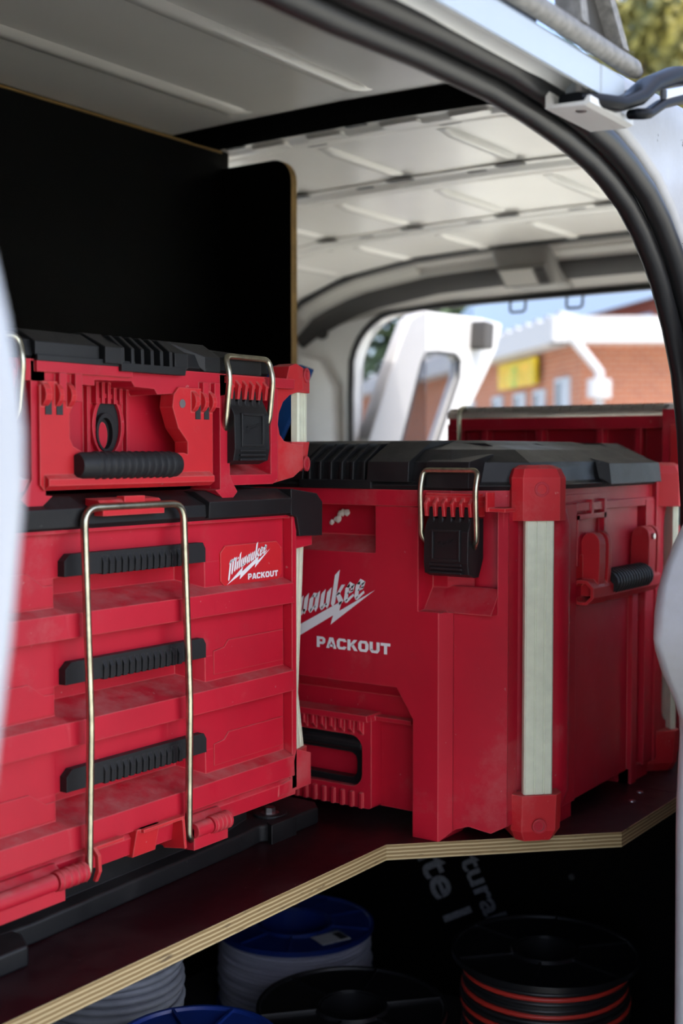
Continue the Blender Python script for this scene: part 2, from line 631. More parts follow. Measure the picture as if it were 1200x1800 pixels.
def roof_z(y, d=0.0):
    for (a, za), (b, zb) in zip(ROOF, ROOF[1:]):
        if a <= y <= b:
            return za + (zb - za) * (y - a) / (b - a) + d
    return (ROOF[0][1] if y < ROOF[0][0] else ROOF[-1][1]) + d


mb = MB()
outer = [(y - (0.02 if y < 0.6 else 0), z + (0.006 if y < 0.78 else 0.028)) for y, z in ROOF]
prof = ROOF + outer[::-1]
mb.loft([[(x, y, z) for y, z in prof] for x in (-1.3, 2.95)])
ceiling = struct(mb.build('ceiling', 'ceiling_paint', smooth=True, autosmooth=40))

# swages pressed along the roof sheet, each its own ridge
def swage(y, x0, x1, wdt=0.034, h=0.007):
    m = MB()
    z = roof_z(y)
    pr = [(-wdt / 2, 0.002), (-wdt * 0.28, -h), (wdt * 0.28, -h), (wdt / 2, 0.002)]
    sl = (roof_z(y + 0.02) - roof_z(y - 0.02)) / 0.04
    m.loft([[(x, y + a, z + b * (0.15 if e else 1) + sl * a) for a, b in pr] for x, e in ((x0, 1), (x0 + 0.03, 0), (x1 - 0.03, 0), (x1, 1))])
    return m.build('roof_swage', 'ceiling_paint', ceiling, smooth=True, autosmooth=60)


for y in (0.78, 0.99, 1.205, 1.42, 1.63, 1.84):
    swage(y, -0.2, 1.46)
for y in (0.79, 1.005, 1.235, 1.47, 1.70, 1.92):
    swage(y, 1.70, 1.94, 0.03, 0.006)
    swage(y + 0.01, 2.09, 2.35, 0.03, 0.006)
    swage(y + 0.02, 2.50, 2.74, 0.03, 0.006)

# matt black strip across the roof in front of the punched bow
def cross(x0, x1, zs, y0=0.56, y1=2.15, n=24, drop=0.0):
    """section zs: list of (x, dz) below the roof, swept across the van"""
    rings = []
    for i in range(n + 1):
        y = y0 + (y1 - y0) * i / n
        rings.append([(x, y, roof_z(y) + dz) for x, dz in zs])
    return rings


mb = MB()
mb.loft(cross(1.49, 1.575, [(1.487, 0.004), (1.49, -0.003), (1.53, -0.006), (1.59, -0.005), (1.603, 0.004)]))
mb.build('roof_black_strip', 'matt_black', ceiling, smooth=True, autosmooth=40)


def bow(x, wd, h, mat='ceiling_paint'):
    m = MB()
    m.loft(cross(0, 0, [(x - wd * 0.5, 0.003), (x - wd * 0.5, -0.003), (x - wd * 0.26, -0.004), (x - wd * 0.16, -h), (x + wd * 0.16, -h), (x + wd * 0.26, -0.004), (x + wd * 0.5, -0.003), (x + wd * 0.5, 0.003)]))
    return m.build('roof_bow', mat, ceiling, smooth=True, autosmooth=35)


b1 = bow(1.637, 0.075, 0.008)
b2 = bow(2.01, 0.10, 0.010)
b3 = bow(2.43, 0.10, 0.010)
for bw, x in ((b1, 1.63), (b2, 2.01), (b3, 2.43)):
    for k, y in enumerate((0.72, 0.84, 0.97, 1.10, 1.22, 1.34, 1.50, 1.62, 1.78)):
        m = MB()
        sx = x + (-0.03 if k % 2 else 0.032)
        m.loft([[(sx + a * 0.55, y + b, roof_z(y) + dz) for a, b in rrect(-0.011, 0.011, -0.02, 0.02, 0.009, 3)] for dz in (-0.0045, -0.0035)])
        m.build('slot', 'ink', bw)
# raised pads of the punched bow
for y in (0.78, 0.91, 1.03, 1.17, 1.28):
    m = MB()
    m.loft([[(1.622 + a * 0.7, y + b, roof_z(y) + dz) for a, b in rrect(-0.022 + ins, 0.022 - ins, -0.036 + ins, 0.036 - ins, 0.006, 2)] for dz, ins in ((-0.003, 0), (-0.009, 0.004))])
    m.build('bow_pad', 'ceiling_paint', b1)
# little dark gaps where the swages run under the bows
for bw, x in ((b2, 1.953), (b3, 2.372)):
    for y in (0.80, 1.02, 1.245, 1.48, 1.71):
        m = MB()
        m.loft([[(x + a, y + b, roof_z(y) + dz) for a, b in rrect(-0.012, 0.012, -0.028, 0.028, 0.008, 2)] for dz in (-0.0075, -0.0065)])
        m.build('swage_gap', 'trim_dark', bw)

# rear header with its trim, lamp console and hooks
mb = MB()
rings = []
for i in range(25):
    y = 0.5 + (2.2 - 0.5) * i / 24
    z = roof_z(y)
    bx = 2.80 + 0.10 * max(0, (y - 1.5) / 0.7) ** 1.6
    rings.append([(bx - 0.06, y, z + 0.003), (bx - 0.055, y, z - 0.012), (bx - 0.02, y, z - 0.02), (bx + 0.0, y, z - 0.05), (bx + 0.08, y, z - 0.085), (bx + 0.12, y, z - 0.095), (bx + 0.16, y, z - 0.09), (bx + 0.16, y, z + 0.003)])
mb.loft(rings)
header = struct(mb.build('trim_rear_header', 'trim_grey', smooth=True, autosmooth=35))
mb = MB()
rings = []
for i in range(25):
    y = 0.5 + (2.2 - 0.5) * i / 24
    z = roof_z(y)
    bx = 2.80 + 0.10 * max(0, (y - 1.5) / 0.7) ** 1.6
    rings.append([(bx - 0.01, y, z - 0.034), (bx + 0.0, y, z - 0.052), (bx + 0.05, y, z - 0.078), (bx + 0.052, y, z - 0.06)])
mb.loft(rings)
mb.build('dark_groove', 'trim_dark', header, smooth=True, autosmooth=35)
mb = MB()
rings = []
for i in range(25):
    y = 0.5 + (2.2 - 0.5) * i / 24
    z = roof_z(y)
    bx = 2.80 + 0.10 * max(0, (y - 1.5) / 0.7) ** 1.6
    rings.append([(bx - 0.075, y, z + 0.003), (bx - 0.075, y, z - 0.006), (bx - 0.05, y, z - 0.009), (bx - 0.05, y, z + 0.003)])
mb.loft(rings)
mb.build('weatherstrip', 'gasket', header)
for (y0, y1) in ((1.72, 2.15), (0.95, 1.36)):
    mb = MB()
    rings = []
    for i in range(13):
        y = y0 + (y1 - y0) * i / 12
        z = roof_z(y)
        bx = 2.80 + 0.10 * max(0, (y - 1.5) / 0.7) ** 1.6
        rings.append([(bx - 0.045, y, z - 0.014), (bx - 0.04, y, z - 0.022), (bx - 0.022, y, z - 0.034), (bx - 0.015, y, z - 0.02)])
    mb.loft(rings)
    mb.build('pale_rail', 'lens', header)
lamp = tag(empty('ceiling_lamp', (2.90, 1.405, 0.832)), 'grey console lamp with pale lens on the rear header of the van roof', 'lamp')
mb = MB((-2.90, -1.49, -0.845))
mb.loft([[(2.84 + a, 1.49 + b * 0.95, 0.955) for a, b in rrect(-0.11, 0.11, -0.085, 0.085, 0.02, 4)],
         [(2.85 + a, 1.49 + b * 0.9, 0.90) for a, b in rrect(-0.10, 0.10, -0.085, 0.085, 0.03, 4)],
         [(2.87 + a, 1.49 + b * 0.85, 0.862) for a, b in rrect(-0.075, 0.085, -0.085, 0.085, 0.03, 4)],
         [(2.875 + a, 1.49 + b * 0.8, 0.855) for a, b in rrect(-0.06, 0.07, -0.075, 0.075, 0.03, 4)]])
mb.build('housing', 'trim_mid', lamp, smooth=True, autosmooth=40)
def sloped(y0, y1, e0, e1, d, name, mat):
    # a thin plate on the sloped lower front of the console, e = 0 at its upper, 1 at its lower edge
    m = MB((-2.90, -1.49, -0.845))
    P = []
    for dd in (0.0, d):
        for yy, e in ((y0, e0), (y1, e0), (y1, e1), (y0, e1)):
            P.append((2.746 + 0.050 * e - 0.65 * dd, yy, 0.902 - 0.042 * e - 0.76 * dd))
    m.add(P, [(0, 1, 2, 3), (4, 5, 6, 7), (0, 1, 5, 4), (1, 2, 6, 5), (2, 3, 7, 6), (3, 0, 4, 7)])
    return m.build(name, mat, lamp)


sloped(1.425, 1.555, 0.05, 1.0, 0.006, 'lens_frame', 'trim_mid')
sloped(1.462, 1.548, 0.15, 0.9, 0.009, 'lens', 'lens')
for q in range(3):
    sloped(1.432, 1.454, 0.15 + q * 0.26, 0.36 + q * 0.26, 0.009, 'button', 'trim_dark')
for y in (1.515, 1.355):
    hk = MB((-2.955, -y, -0.842))
    hk.box(2.945, 2.965, y - 0.03, y + 0.03, 0.835, 0.852)
    hk.tube(fillet([(2.95, y - 0.022, 0.84), (2.945, y - 0.022, 0.80), (2.945, y + 0.022, 0.80), (2.95, y + 0.022, 0.84)], 0.01), 0.0035, 8)
    o = hk.build('wire_hook', 'trim_dark')
    o.location = (2.955, y, 0.842)
    tag(o, 'small dark wire hook under the rear header ' + ('beside the lamp lens' if y > 1.4 else 'right of the lamp, before the building'), 'hook')

# rear frame: plate with the big rear opening, rounded at its upper left corner
opening = [(2.03, -0.30), (2.03, 0.60)] + [(2.03 - 0.17 + 0.17 * math.cos(t * PI / 16), 0.66 + 0.165 * math.sin(t * PI / 16)) for t in range(1, 9)] + [(1.60, 0.832), (1.10, 0.836), (0.62, 0.81), (0.56, 0.74), (0.54, -0.30)]
outerp = [(2.30, -0.43), (2.30, 0.60)] + [(2.30 - 0.25 + 0.25 * math.cos(t * PI / 16), 0.66 + 0.24 * math.sin(t * PI / 16)) for t in range(1, 9)] + [(1.60, 0.935), (1.10, 0.93), (0.52, 0.80), (0.46, 0.70), (0.44, -0.43)]
mb = MB()
ringplate(mb, outerp, opening, 'x', 2.93, 2.99)
rear = struct(mb.build('wall_rear', 'white_paint', smooth=True, autosmooth=45, bevel=0.012, seg=3))
mb = MB()
mb.tube([(2.925, y, z) for y, z in opening], 0.009, 10)
mb.build('weatherstrip', 'gasket', rear, smooth=True)
mb = MB()
mb.prism(arc(2.13, 0.775, 0.02, 0, 360, 20, 0.016)[:-1], 'x', 2.924, 2.928)
mb.build('plug', 'trim_dark', rear)
# inner pillar pressing on the left of the opening
mb = MB()
mb.prism([(2.20, 0.30), (2.20, 0.72), (2.12, 0.70), (2.07, 0.62), (2.06, 0.30)], 'x', 2.90, 2.935)
mb.build('pillar_pressing', 'white_paint', rear, bevel=0.01, seg=3)

# far side wall, front bulkhead, floor
mb = MB()
ringplate(mb, [(-1.3, -0.43), (2.95, -0.43), (2.95, 0.72), (-1.3, 0.72)], [(1.72, 0.26), (2.78, 0.26), (2.74, 0.68), (1.72, 0.68)], 'y', 2.26, 2.30)
struct(mb.build('wall_far', 'white_paint'))
mb = MB()
mb.prism([(1.70, 0.25), (2.79, 0.25), (2.75, 0.69), (1.70, 0.69)], 'y', 2.278, 2.281)
struct(mb.build('window_added_far', 'clear_glass'))  # hidden window, added to let daylight into the rear of the van
mb = MB()
mb.box(-1.34, -1.3, 0.44, 2.30, -0.43, 0.95)
struct(mb.build('wall_front', 'white_paint'))
mb = MB()
mb.box(-1.3, 2.99, 0.40, 2.30, -0.47, -0.43)
struct(mb.build('floor', 'floor_mat'))

# near side: body panel behind the door opening (follows the curved corner of the opening)
sealpath = [(-0.9, 0.705), (0.2, 0.709), (0.64, 0.712), (0.735, 0.7155), (0.838, 0.7165), (0.90, 0.713), (0.965, 0.7065), (1.02, 0.698), (1.06, 0.688), (1.105, 0.672), (1.142, 0.651), (1.172, 0.628), (1.195, 0.607), (1.228, 0.566), (1.255, 0.52), (1.275, 0.46), (1.29, 0.38), (1.295, 0.25), (1.295, -0.43)]
bodypoly = [(x + (0.012 if x > 1.0 else 0), z + 0.012) for x, z in sealpath[3:]] + [(1.46, -0.43), (1.46, 0.775), (0.95, 0.758), (0.735, 0.7555)]
mb = MB()
mb.prism(bodypoly, 'y', 0.43, 0.475)
side = struct(mb.build('wall_near', 'white_shade_chipped', bevel=0.008, seg=3))
mb = MB()
ringplate(mb, [(1.45, -0.43), (2.99, -0.43), (2.99, 0.80), (1.45, 0.7745)], [(1.58, 0.28), (2.75, 0.28), (2.70, 0.66), (1.58, 0.66)], 'y', 0.43, 0.475)
mb.build('quarter_panel', 'white_shade_chipped', side)
mb = MB()
mb.prism([(1.57, 0.27), (2.76, 0.27), (2.71, 0.67), (1.57, 0.67)], 'y', 0.452, 0.455)
struct(mb.build('window_added_near', 'clear_glass'))  # unseen window with its opening, added to brighten the rear interior
mb = MB()
mb.prism([(-1.3, 0.717), (0.735, 0.7275), (0.735, 0.7555), (-1.3, 0.75)], 'y', 0.43, 0.475)
mb.build('door_header', 'white_paint', side)
mb = MB()
mb.box(-1.3, 0.12, 0.40, 0.475, -0.43, 0.72)
mb.build('front_panel', 'white_paint', side, bevel=0.01)

# door seal: two rubber lobes following the opening
seal = empty('door_seal', (1.295, 0.45, -0.43))
tag(seal, 'thick black rubber seal curving round the side door opening', 'seal')
for nm, dy, dz, r in (('outer_lobe', -0.010, 0.003, 0.0105), ('inner_lobe', 0.006, -0.0095, 0.0098)):
    mb = MB((-1.295, -0.45, 0.43))
    pts = []
    for i, (x, z) in enumerate(sealpath):
        a = sealpath[max(i - 1, 0)]
        b = sealpath[min(i + 1, len(sealpath) - 1)]
        t = Vector((b[0] - a[0], b[1] - a[1])).normalized()
        nx, nz = t[1], -t[0]      # towards the opening
        k_ = -dz
        pts.append((x + nx * k_, 0.45 + dy, z + nz * k_))
    mb.tube(pts, r, 12)
    mb.build(nm, 'gasket', seal, smooth=True)

# upper slide rail and gutter above the seal
rail = empty('slide_rail', (0.5, 0.42, 0.70))
tag(rail, 'slide rail with blue skylight put into its colour, over the side door opening', 'rail')
OFF = (-0.5, -0.42, -0.70)
mb = MB(OFF)
mb.loft([[(x, y, z) for y, z in ((0.400, 0.7105), (0.400, 0.7325), (0.404, 0.737), (0.43, 0.74), (0.43, 0.734), (0.406, 0.730), (0.4045, 0.7125))] for x in (-1.2, 0.915)])
mb.build('rail_face', 'rail_sky_blue', rail)
mb = MB(OFF)
mb.loft([[(x, y, z) for y, z in ((0.4045, 0.7115), (0.4045, 0.716), (0.414, 0.7225), (0.424, 0.7225), (0.43, 0.717), (0.436, 0.7185), (0.445, 0.7205), (0.445, 0.7245), (0.43, 0.73), (0.404, 0.728))] for x in (-1.2, 0.985)])
mb.build('soffit_channel', 'white_paint', rail, smooth=True, autosmooth=50)
mb = MB(OFF)
mb.box(0.913, 0.958, 0.3985, 0.43, 0.7095, 0.7335)
mb.build('end_clip', 'rail_sky_blue', rail, bevel=0.002)
mb = MB(OFF)
mb.loft([[(x, y, z) for y, z in ((0.397, 0.6985), (0.397, 0.7035), (0.3995, 0.7035), (0.402, 0.7000), (0.428, 0.7010), (0.431, 0.712), (0.434, 0.712), (0.434, 0.6985), (0.402, 0.6968))] for x in (0.888, 0.972)])
mb.build('bracket', 'white_paint', rail)
mb = MB(OFF)
mb.tube([(0.905, 0.412, 0.697), (0.905, 0.412, 0.724)], 0.0045, 12)
mb.build('roller_pin', 'zinc', rail)
gut = MB((-0.5, -0.40, -0.745))
gut.tube([(-1.2, 0.398, 0.7405), (0.2, 0.398, 0.7435), (0.972, 0.398, 0.7435), (0.981, 0.398, 0.7425)], [0.0075, 0.0075, 0.0075, 0.005], 14)
o = gut.build('gutter_tube', 'tube_grey', smooth=True)
o.location = (0.5, 0.40, 0.745)
tag(o, 'rough grey gutter tube running along the edge of the van roof', 'gutter')
# black slide arm of the sliding door
arm = empty('door_slide', (0.905, 0.41, 0.70))
tag(arm, 'glossy black steel arm hooked into the end of the slide rail', 'arm')
OFF = (-0.905, -0.41, -0.70)
pth = [(0.890, 0.414, 0.7035), (0.912, 0.404, 0.7042), (0.935, 0.398, 0.7062), (0.962, 0.393, 0.7165), (0.985, 0.390, 0.732), (1.02, 0.385, 0.7465), (1.09, 0.375, 0.763), (1.20, 0.36, 0.775), (1.5, 0.34, 0.78)]
mb = MB(OFF)
rings = []
for i, p in enumerate(pth):
    hw = (0.010, 0.012, 0.012, 0.012, 0.011, 0.010, 0.010, 0.010, 0.010)[i]
    hh = (0.0045, 0.0055, 0.0058, 0.0062, 0.007, 0.008, 0.008, 0.008, 0.008)[i]
    rings.append([(p[0] + 0.0, p[1] + a, p[2] + b) for a, b in rrect(-hw, hw, -hh, hh, hh * 0.9, 3)])
mb.loft(rings)
mb.build('bar', 'black_steel', arm, smooth=True, autosmooth=60)
mb = MB(OFF)
mb.loft([[(x, y + a, z + b) for a, b in rrect(-0.006, 0.006, -0.004, 0.004, 0.003, 2)] for x, y, z in ((0.945, 0.386, 0.700), (0.968, 0.384, 0.7045), (0.99, 0.381, 0.7165), (1.02, 0.377, 0.7265), (1.09, 0.366, 0.7445), (1.30, 0.35, 0.76))])
mb.build('lower_flange', 'black_steel', arm, smooth=True)
mb = MB(OFF)
mb.loft([[(x, y + a, z + b) for a, b in rrect(-0.003, 0.003, -0.0045, 0.0045, 0.002, 2)] for x, y, z in ((0.99, 0.379, 0.724), (1.05, 0.372, 0.742), (1.14, 0.362, 0.7565))])
mb.build('stiffener', 'zinc', arm)
# roof rack foot
foot = empty('rack_foot', (0.90, 0.41, 0.751))
tag(foot, 'black triangular roof rack foot with grey edges on the gutter tube', 'rack')
OFF = (-0.90, -0.41, -0.751)
mb = MB(OFF)
mb.prism([(0.872, 0.7505), (0.938, 0.7505), (0.895, 0.80), (0.86, 0.83), (0.83, 0.83)], 'y', 0.404, 0.408)
mb.build('web', 'trim_dark', foot)
mb = MB(OFF)
mb.prism([(0.938, 0.7505), (0.950, 0.7505), (0.905, 0.80), (0.87, 0.835), (0.858, 0.835), (0.893, 0.80)], 'y', 0.392, 0.412)
mb.build('edge_flange', 'tube_grey', foot)
mb = MB(OFF)
mb.prism([(0.862, 0.7505), (0.874, 0.7505), (0.846, 0.83), (0.836, 0.83)], 'y', 0.392, 0.412)
mb.build('edge_flange', 'tube_grey', foot)
mb = MB(OFF)
mb.tube([(0.952, 0.402, 0.748), (0.948, 0.402, 0.763)], 0.0042, 12)
mb.tube([(0.9478, 0.402, 0.7632), (0.9470, 0.402, 0.7662)], 0.0052, 6)
mb.build('bolt', 'zinc', foot, smooth=True, autosmooth=40)
mb = MB(OFF)
mb.prism([(0.78, 0.7505), (0.866, 0.7505), (0.84, 0.83), (0.74, 0.83)], 'y', 0.43, 0.434)
mb.build('back_plate', 'black_steel', foot)

# open sliding door: rounded leading edge at the right of the frame
dedge = [(1.285, 0.72), (1.235, 0.62), (1.195, 0.52), (1.150, 0.43), (1.105, 0.378), (1.075, 0.357), (1.054, 0.338), (1.039, 0.318), (1.032, 0.297), (1.030, 0.272), (1.036, 0.258), (1.050, 0.239), (1.070, 0.220), (1.086, 0.204), (1.096, 0.190), (1.098, 0.176), (1.095, 0.155), (1.0915, 0.12), (1.091, 0.09), (1.0945, -0.09), (1.096, -0.43)]
mb = MB()
mb.prism(dedge + [(1.48, -0.43), (1.48, 0.72)], 'y', 0.352, 0.402)
dr = struct(mb.build('door_1', 'white_shade_chipped', bevel=0.014, seg=4))
mb = MB()
ringplate(mb, [(1.47, -0.43), (2.6, -0.43), (2.6, 0.72), (1.47, 0.72)], [(1.56, 0.27), (2.5, 0.27), (2.5, 0.66), (1.56, 0.66)], 'y', 0.352, 0.402)
mb.build('added_window_section', 'white_shade_chipped', dr)  # window opening added so daylight gets past the door to the quarter window
mb = MB()
mb.prism([(1.55, 0.26), (2.51, 0.26), (2.51, 0.67), (1.55, 0.67)], 'y', 0.376, 0.379)
mb.build('window_pane', 'clear_glass', dr)  # pane of the added opening
mb = MB()
mb.prism(arc(1.098, 0.287, 0.004, 0, 360, 16, 0.011)[:-1], 'y', 0.3505, 0.353)
mb.build('latch_slot', 'ink', dr)

# front pillar edge, very close at the left of the frame
fedge = [(0.215, 0.72), (0.262, 0.60), (0.2805, 0.535), (0.2905, 0.4993), (0.2953, 0.482), (0.2995, 0.46), (0.3018, 0.442), (0.3016, 0.4238), (0.299, 0.4015), (0.2948, 0.369), (0.2877, 0.328), (0.279, 0.27), (0.27, 0.15), (0.265, -0.1), (0.262, -0.43)]
mb = MB()
mb.prism(fedge + [(-0.4, -0.43), (-0.4, 0.72)], 'y', 0.345, 0.375)
struct(mb.build('door_2', 'white_near_shade', bevel=0.010, seg=4))

# ------------------------------------------------------------------ plywood shelf and partitions
poly = [(-0.6, 0.748), (1.148, 0.748), (1.343, 0.553), (1.539, 0.553), (1.539, 1.35), (-0.6, 1.35)]
mb = MB()
mb.prism(poly, 'z', -0.018, 0.0, 0, 1)
shelf = mb.build('plywood_shelf', ['shelf_film', 'ply_edge'], bevel=0.0006, seg=1)
tag(shelf, 'wine-dark plywood shelf with stepped raw edge carrying the red toolboxes', 'shelf')
mb = MB()
mb.prism([(1.541, 0.545), (2.60, 0.545), (2.60, 1.35), (1.541, 1.35)], 'z', -0.018, -0.0005, 0, 1)
o = mb.build('plywood_shelf', ['shelf_film', 'ply_edge'], bevel=0.0006, seg=1)
tag(o, 'plywood shelf board at the rear, behind the seam of the stepped shelf', 'shelf')
for (x, y) in ((1.47, 0.592), (1.515, 0.60)):
    m = MB((-x, -y, 0))
    m.lathe([(0, 0), (0.0045, 0), (0.004, 0.0012), (0, 0.0014)], (x, y), 14)
    q = m.build('screw', 'zinc', shelf)
    q.location = (x, y, 0)

mb = MB()
mb.prism([(-1.0, -0.43), (1.618, -0.43), (1.618, 0.934), (-1.0, 0.9362)], 'y', 1.37, 1.385, 0, 1)
pw = struct(mb.build('wall_partition', ['film', 'ply_edge_plain']))
m = MB()
m.prism([(-1.0, 0.9330), (1.60, 0.9285), (1.60, 0.9320), (-1.0, 0.9362)], 'y', 1.3685, 1.3705)
m.build('raw_top_edge', 'ply_edge_plain', pw)
cor = [(1.372, -0.43), (1.372, 0.9035), (1.262, 0.9035)] + [(1.262 - 0.036 * math.sin(t * PI / 12), 0.8675 + 0.036 * math.cos(t * PI / 12)) for t in range(1, 7)] + [(1.226, 0.002), (1.226, -0.43)]
mb = MB()
mb.prism(cor, 'x', 1.601, 1.616, 0, 1)
struct(mb.build('wall_partition_return', ['film', 'ply_edge_plain']))
# lower bulkhead panel with print
mb = MB()
mb.prism([(0.50, -0.43), (1.368, -0.43), (1.368, -0.0185), (0.50, -0.0185)], 'x', 1.70, 1.715, 0, 1)
low = struct(mb.build('wall_lower', ['film', 'ply_edge_plain']))


def panel_text(name, body, y0, z0, ang, size, off=0.02):
    vs, fs = text_mesh(body, size, size * 0.022)
    a = math.radians(ang)
    m = MB()
    P = []
    for (x, z) in vs:
        r, u = x * math.cos(a) - z * math.sin(a), x * math.sin(a) + z * math.cos(a)
        P.append((1.6993, y0 - r, z0 + u))
    m.add(P, fs)
    return m.build(name, 'print_grey', low)


panel_text('print', 'tural', 0.968, -0.208, -61, 0.056)
panel_text('print', 'ite l', 1.050, -0.212, -61, 0.078)
m = MB()
m.prism(arc(0.7776, -0.1969, 0.0045, 0, 360, 14)[:-1], 'x', 1.6975, 1.7)
m.build('screw', 'zinc', low)

# ================================================================== TOOLBOX PARTS
def corner_T(cx, cy, ang):
    """local frame at a corner: u along the chamfer, n outward, z up; ang = direction of the outward normal"""
    nx, ny = math.cos(ang), math.sin(ang)
    ux, uy = -ny, nx
    return lambda p: (cx + p[0] * ux + p[1] * nx, cy + p[0] * uy + p[1] * ny, p[2])


def cap_poly(hw, n0, n1, ch):
    return [(-hw, n0), (hw, n0), (hw, n1 - ch), (hw - ch, n1), (-hw + ch, n1), (-hw, n1 - ch)]


def corner_post(t, off, cx, cy, ang, zb0, zb1, zt0, zt1, depth=0.045, hw=0.031, n_out=0.0, kink=None, strip_hw=0.0165, ridge=False):
    T = corner_T(cx, cy, ang)
    for nm, z0, z1, dome in (('corner_cap', zb0, zb1, 0), ('corner_cap', zt0, zt1, 1)):
        m = MB(off)
        m.T = T
        if dome:
            m.loft([[(u, n, z0) for u, n in cap_poly(hw, -depth, n_out, 0.010)], [(u, n, z1 - 0.014) for u, n in cap_poly(hw, -depth, n_out, 0.010)],
                    [(u * 0.86, n - 0.004, z1 - 0.004) for u, n in cap_poly(hw, -depth, n_out, 0.010)], [(u * 0.6, n * 0.9 - 0.010, z1) for u, n in cap_poly(hw, -depth, n_out, 0.010)]])
        else:
            m.loft([[(u * 0.7, n * 0.95 - 0.008, z0) for u, n in cap_poly(hw, -depth, n_out, 0.010)], [(u * 0.92, n - 0.003, z0 + 0.012) for u, n in cap_poly(hw, -depth, n_out, 0.010)],
                    [(u * 0.93, n, z1) for u, n in cap_poly(hw, -depth, n_out, 0.010)]])
        o = m.build(nm, 'red_bright', t)
        # moulded round boss on the cap face
        m = MB(off)
        m.T = T
        zc = (z0 + z1) / 2 + (0.004 if dome else -0.008)
        ringplate(m, [(a, b) for a, b in arc(0, zc, 0.0082, 0, 360, 20)[:-1]], [(a, b) for a, b in arc(0, zc, 0.0056, 0, 360, 20)[:-1]], 'y', n_out - 0.001, n_out + 0.0012)
        m.add([(a, n_out - 0.0004, b) for a, b in arc(0, zc, 0.0057, 0, 360, 20)[:-1]], [tuple(range(20))])
        q = m.build('boss', 'red', o)
    m = MB(off)
    m.T = T
    no = n_out - 0.004
    z0, z1 = zb1 - 0.004, zt0 + 0.004
    zs = [(z0, 0.0), (z1, 0.0)] if not kink else [(z0, 0.0), (kink[0], kink[1]), (z1, 0.0)]
    hwS = strip_hw
    sec = [(-hwS, no - 0.009), (-hwS, no - 0.002), (-hwS + 0.002, no), (-hwS * 0.34, no), (-hwS * 0.30, no - 0.0012), (-hwS * 0.24, no - 0.0012), (-hwS * 0.20, no),
           (hwS * 0.30, no), (hwS * 0.34, no - 0.0012), (hwS * 0.40, no - 0.0012), (hwS * 0.44, no), (hwS - 0.002, no), (hwS, no - 0.002), (hwS, no - 0.009)]
    m.loft([[(u, n + d, z) for u, n in sec] for z, d in zs])
    m.build('corner_strip', 'strip', t)


def plan(hw, d, c, i=0.0, y0=0.0):
    """chamfered rectangle in plan: x within +-hw, y from y0 to d"""
    c2 = c - i * 0.4
    X, Y0, Y1 = hw - i, y0 + i, d - i
    return [(-X + c2, Y0), (X - c2, Y0), (X, Y0 + c2), (X, Y1 - c2), (X - c2, Y1), (-X + c2, Y1), (-X, Y1 - c2), (-X, Y0 + c2)]


def latch(t, off, cx, zb, ztop, y=0.0, ywire=-0.004, mat_red='red'):
    """black press latch with ribs and emblem, comb fingers, and its wire bail"""
    m = MB(off)
    hw = 0.0275
    m.prism([(y - 0.004, zb), (y - 0.016, zb + 0.004), (y - 0.0185, zb + 0.016), (y - 0.0175, zb + 0.050), (y - 0.010, zb + 0.064), (y + 0.016, zb + 0.064), (y + 0.016, zb + 0.02), (y + 0.006, zb)], 'x', cx - hw, cx + hw)
    for k in range(5):      # fingers
        x = cx - hw + 0.0055 + k * 0.011
        m.prism([(y - 0.012, zb + 0.056), (y - 0.011, zb + 0.074), (y - 0.004, zb + 0.082), (y + 0.012, zb + 0.082), (y + 0.012, zb + 0.056)], 'x', x - 0.003, x + 0.003)
    L = m.build('latch', 'black', t)
    m = MB(off)             # raised press plate frame
    ringplate(m, [(cx - 0.018, zb + 0.018), (cx + 0.018, zb + 0.018), (cx + 0.018, zb + 0.052), (cx - 0.018, zb + 0.052)],
              [(cx - 0.0155, zb + 0.0205), (cx + 0.0155, zb + 0.0205), (cx + 0.0155, zb + 0.0495), (cx - 0.0155, zb + 0.0495)], 'y', y - 0.0196, y - 0.016)
    m.build('press_frame', 'black', L)
    m = MB(off)
    for p in brand_lettering(0.020):
        m.add([(cx - 0.010 + a, y - 0.0188, zb + 0.034 + b) for a, b in p], [tuple(range(len(p)))])
    m.build('embossed_emblem', 'rubber', L)
    for k in range(3):
        m = MB(off)
        m.box(cx - 0.020, cx + 0.020, y - 0.0195, y - 0.015, zb + 0.004 + k * 0.0045, zb + 0.0062 + k * 0.0045)
        m.build('rib', 'black', L)
    # red comb between the fingers
    m = MB(off)
    for k in range(6):
        x = cx - hw + k * 0.011
        m.prism([(y - 0.014, zb + 0.066), (y - 0.016, zb + 0.080), (y - 0.008, zb + 0.088), (y + 0.016, zb + 0.088), (y + 0.016, zb + 0.066)], 'x', x - 0.0017, x + 0.0017)
    m.box(cx - hw - 0.004, cx + hw + 0.004, y - 0.010, y + 0.016, zb + 0.082, zb + 0.0885)
    m.build('latch_comb', 'red_bright', t)
    # wire bail
    w_ = 0.0345
    pth = fillet([(cx - w_ + 0.014, y + 0.004, zb + 0.026), (cx - w_, y - 0.012, zb + 0.042), (cx - w_, ywire - 0.006, ztop - 0.02), (cx - w_, ywire, ztop), (cx + w_, ywire, ztop),
                  (cx + w_, ywire - 0.006, ztop - 0.02), (cx + w_, y - 0.012, zb + 0.042), (cx + w_ - 0.014, y + 0.004, zb + 0.026)], 0.008)
    m = MB(off)
    m.tube(pth, 0.0031, 10)
    m.build('wire_bail', 'steel', L, smooth=True)
    return L


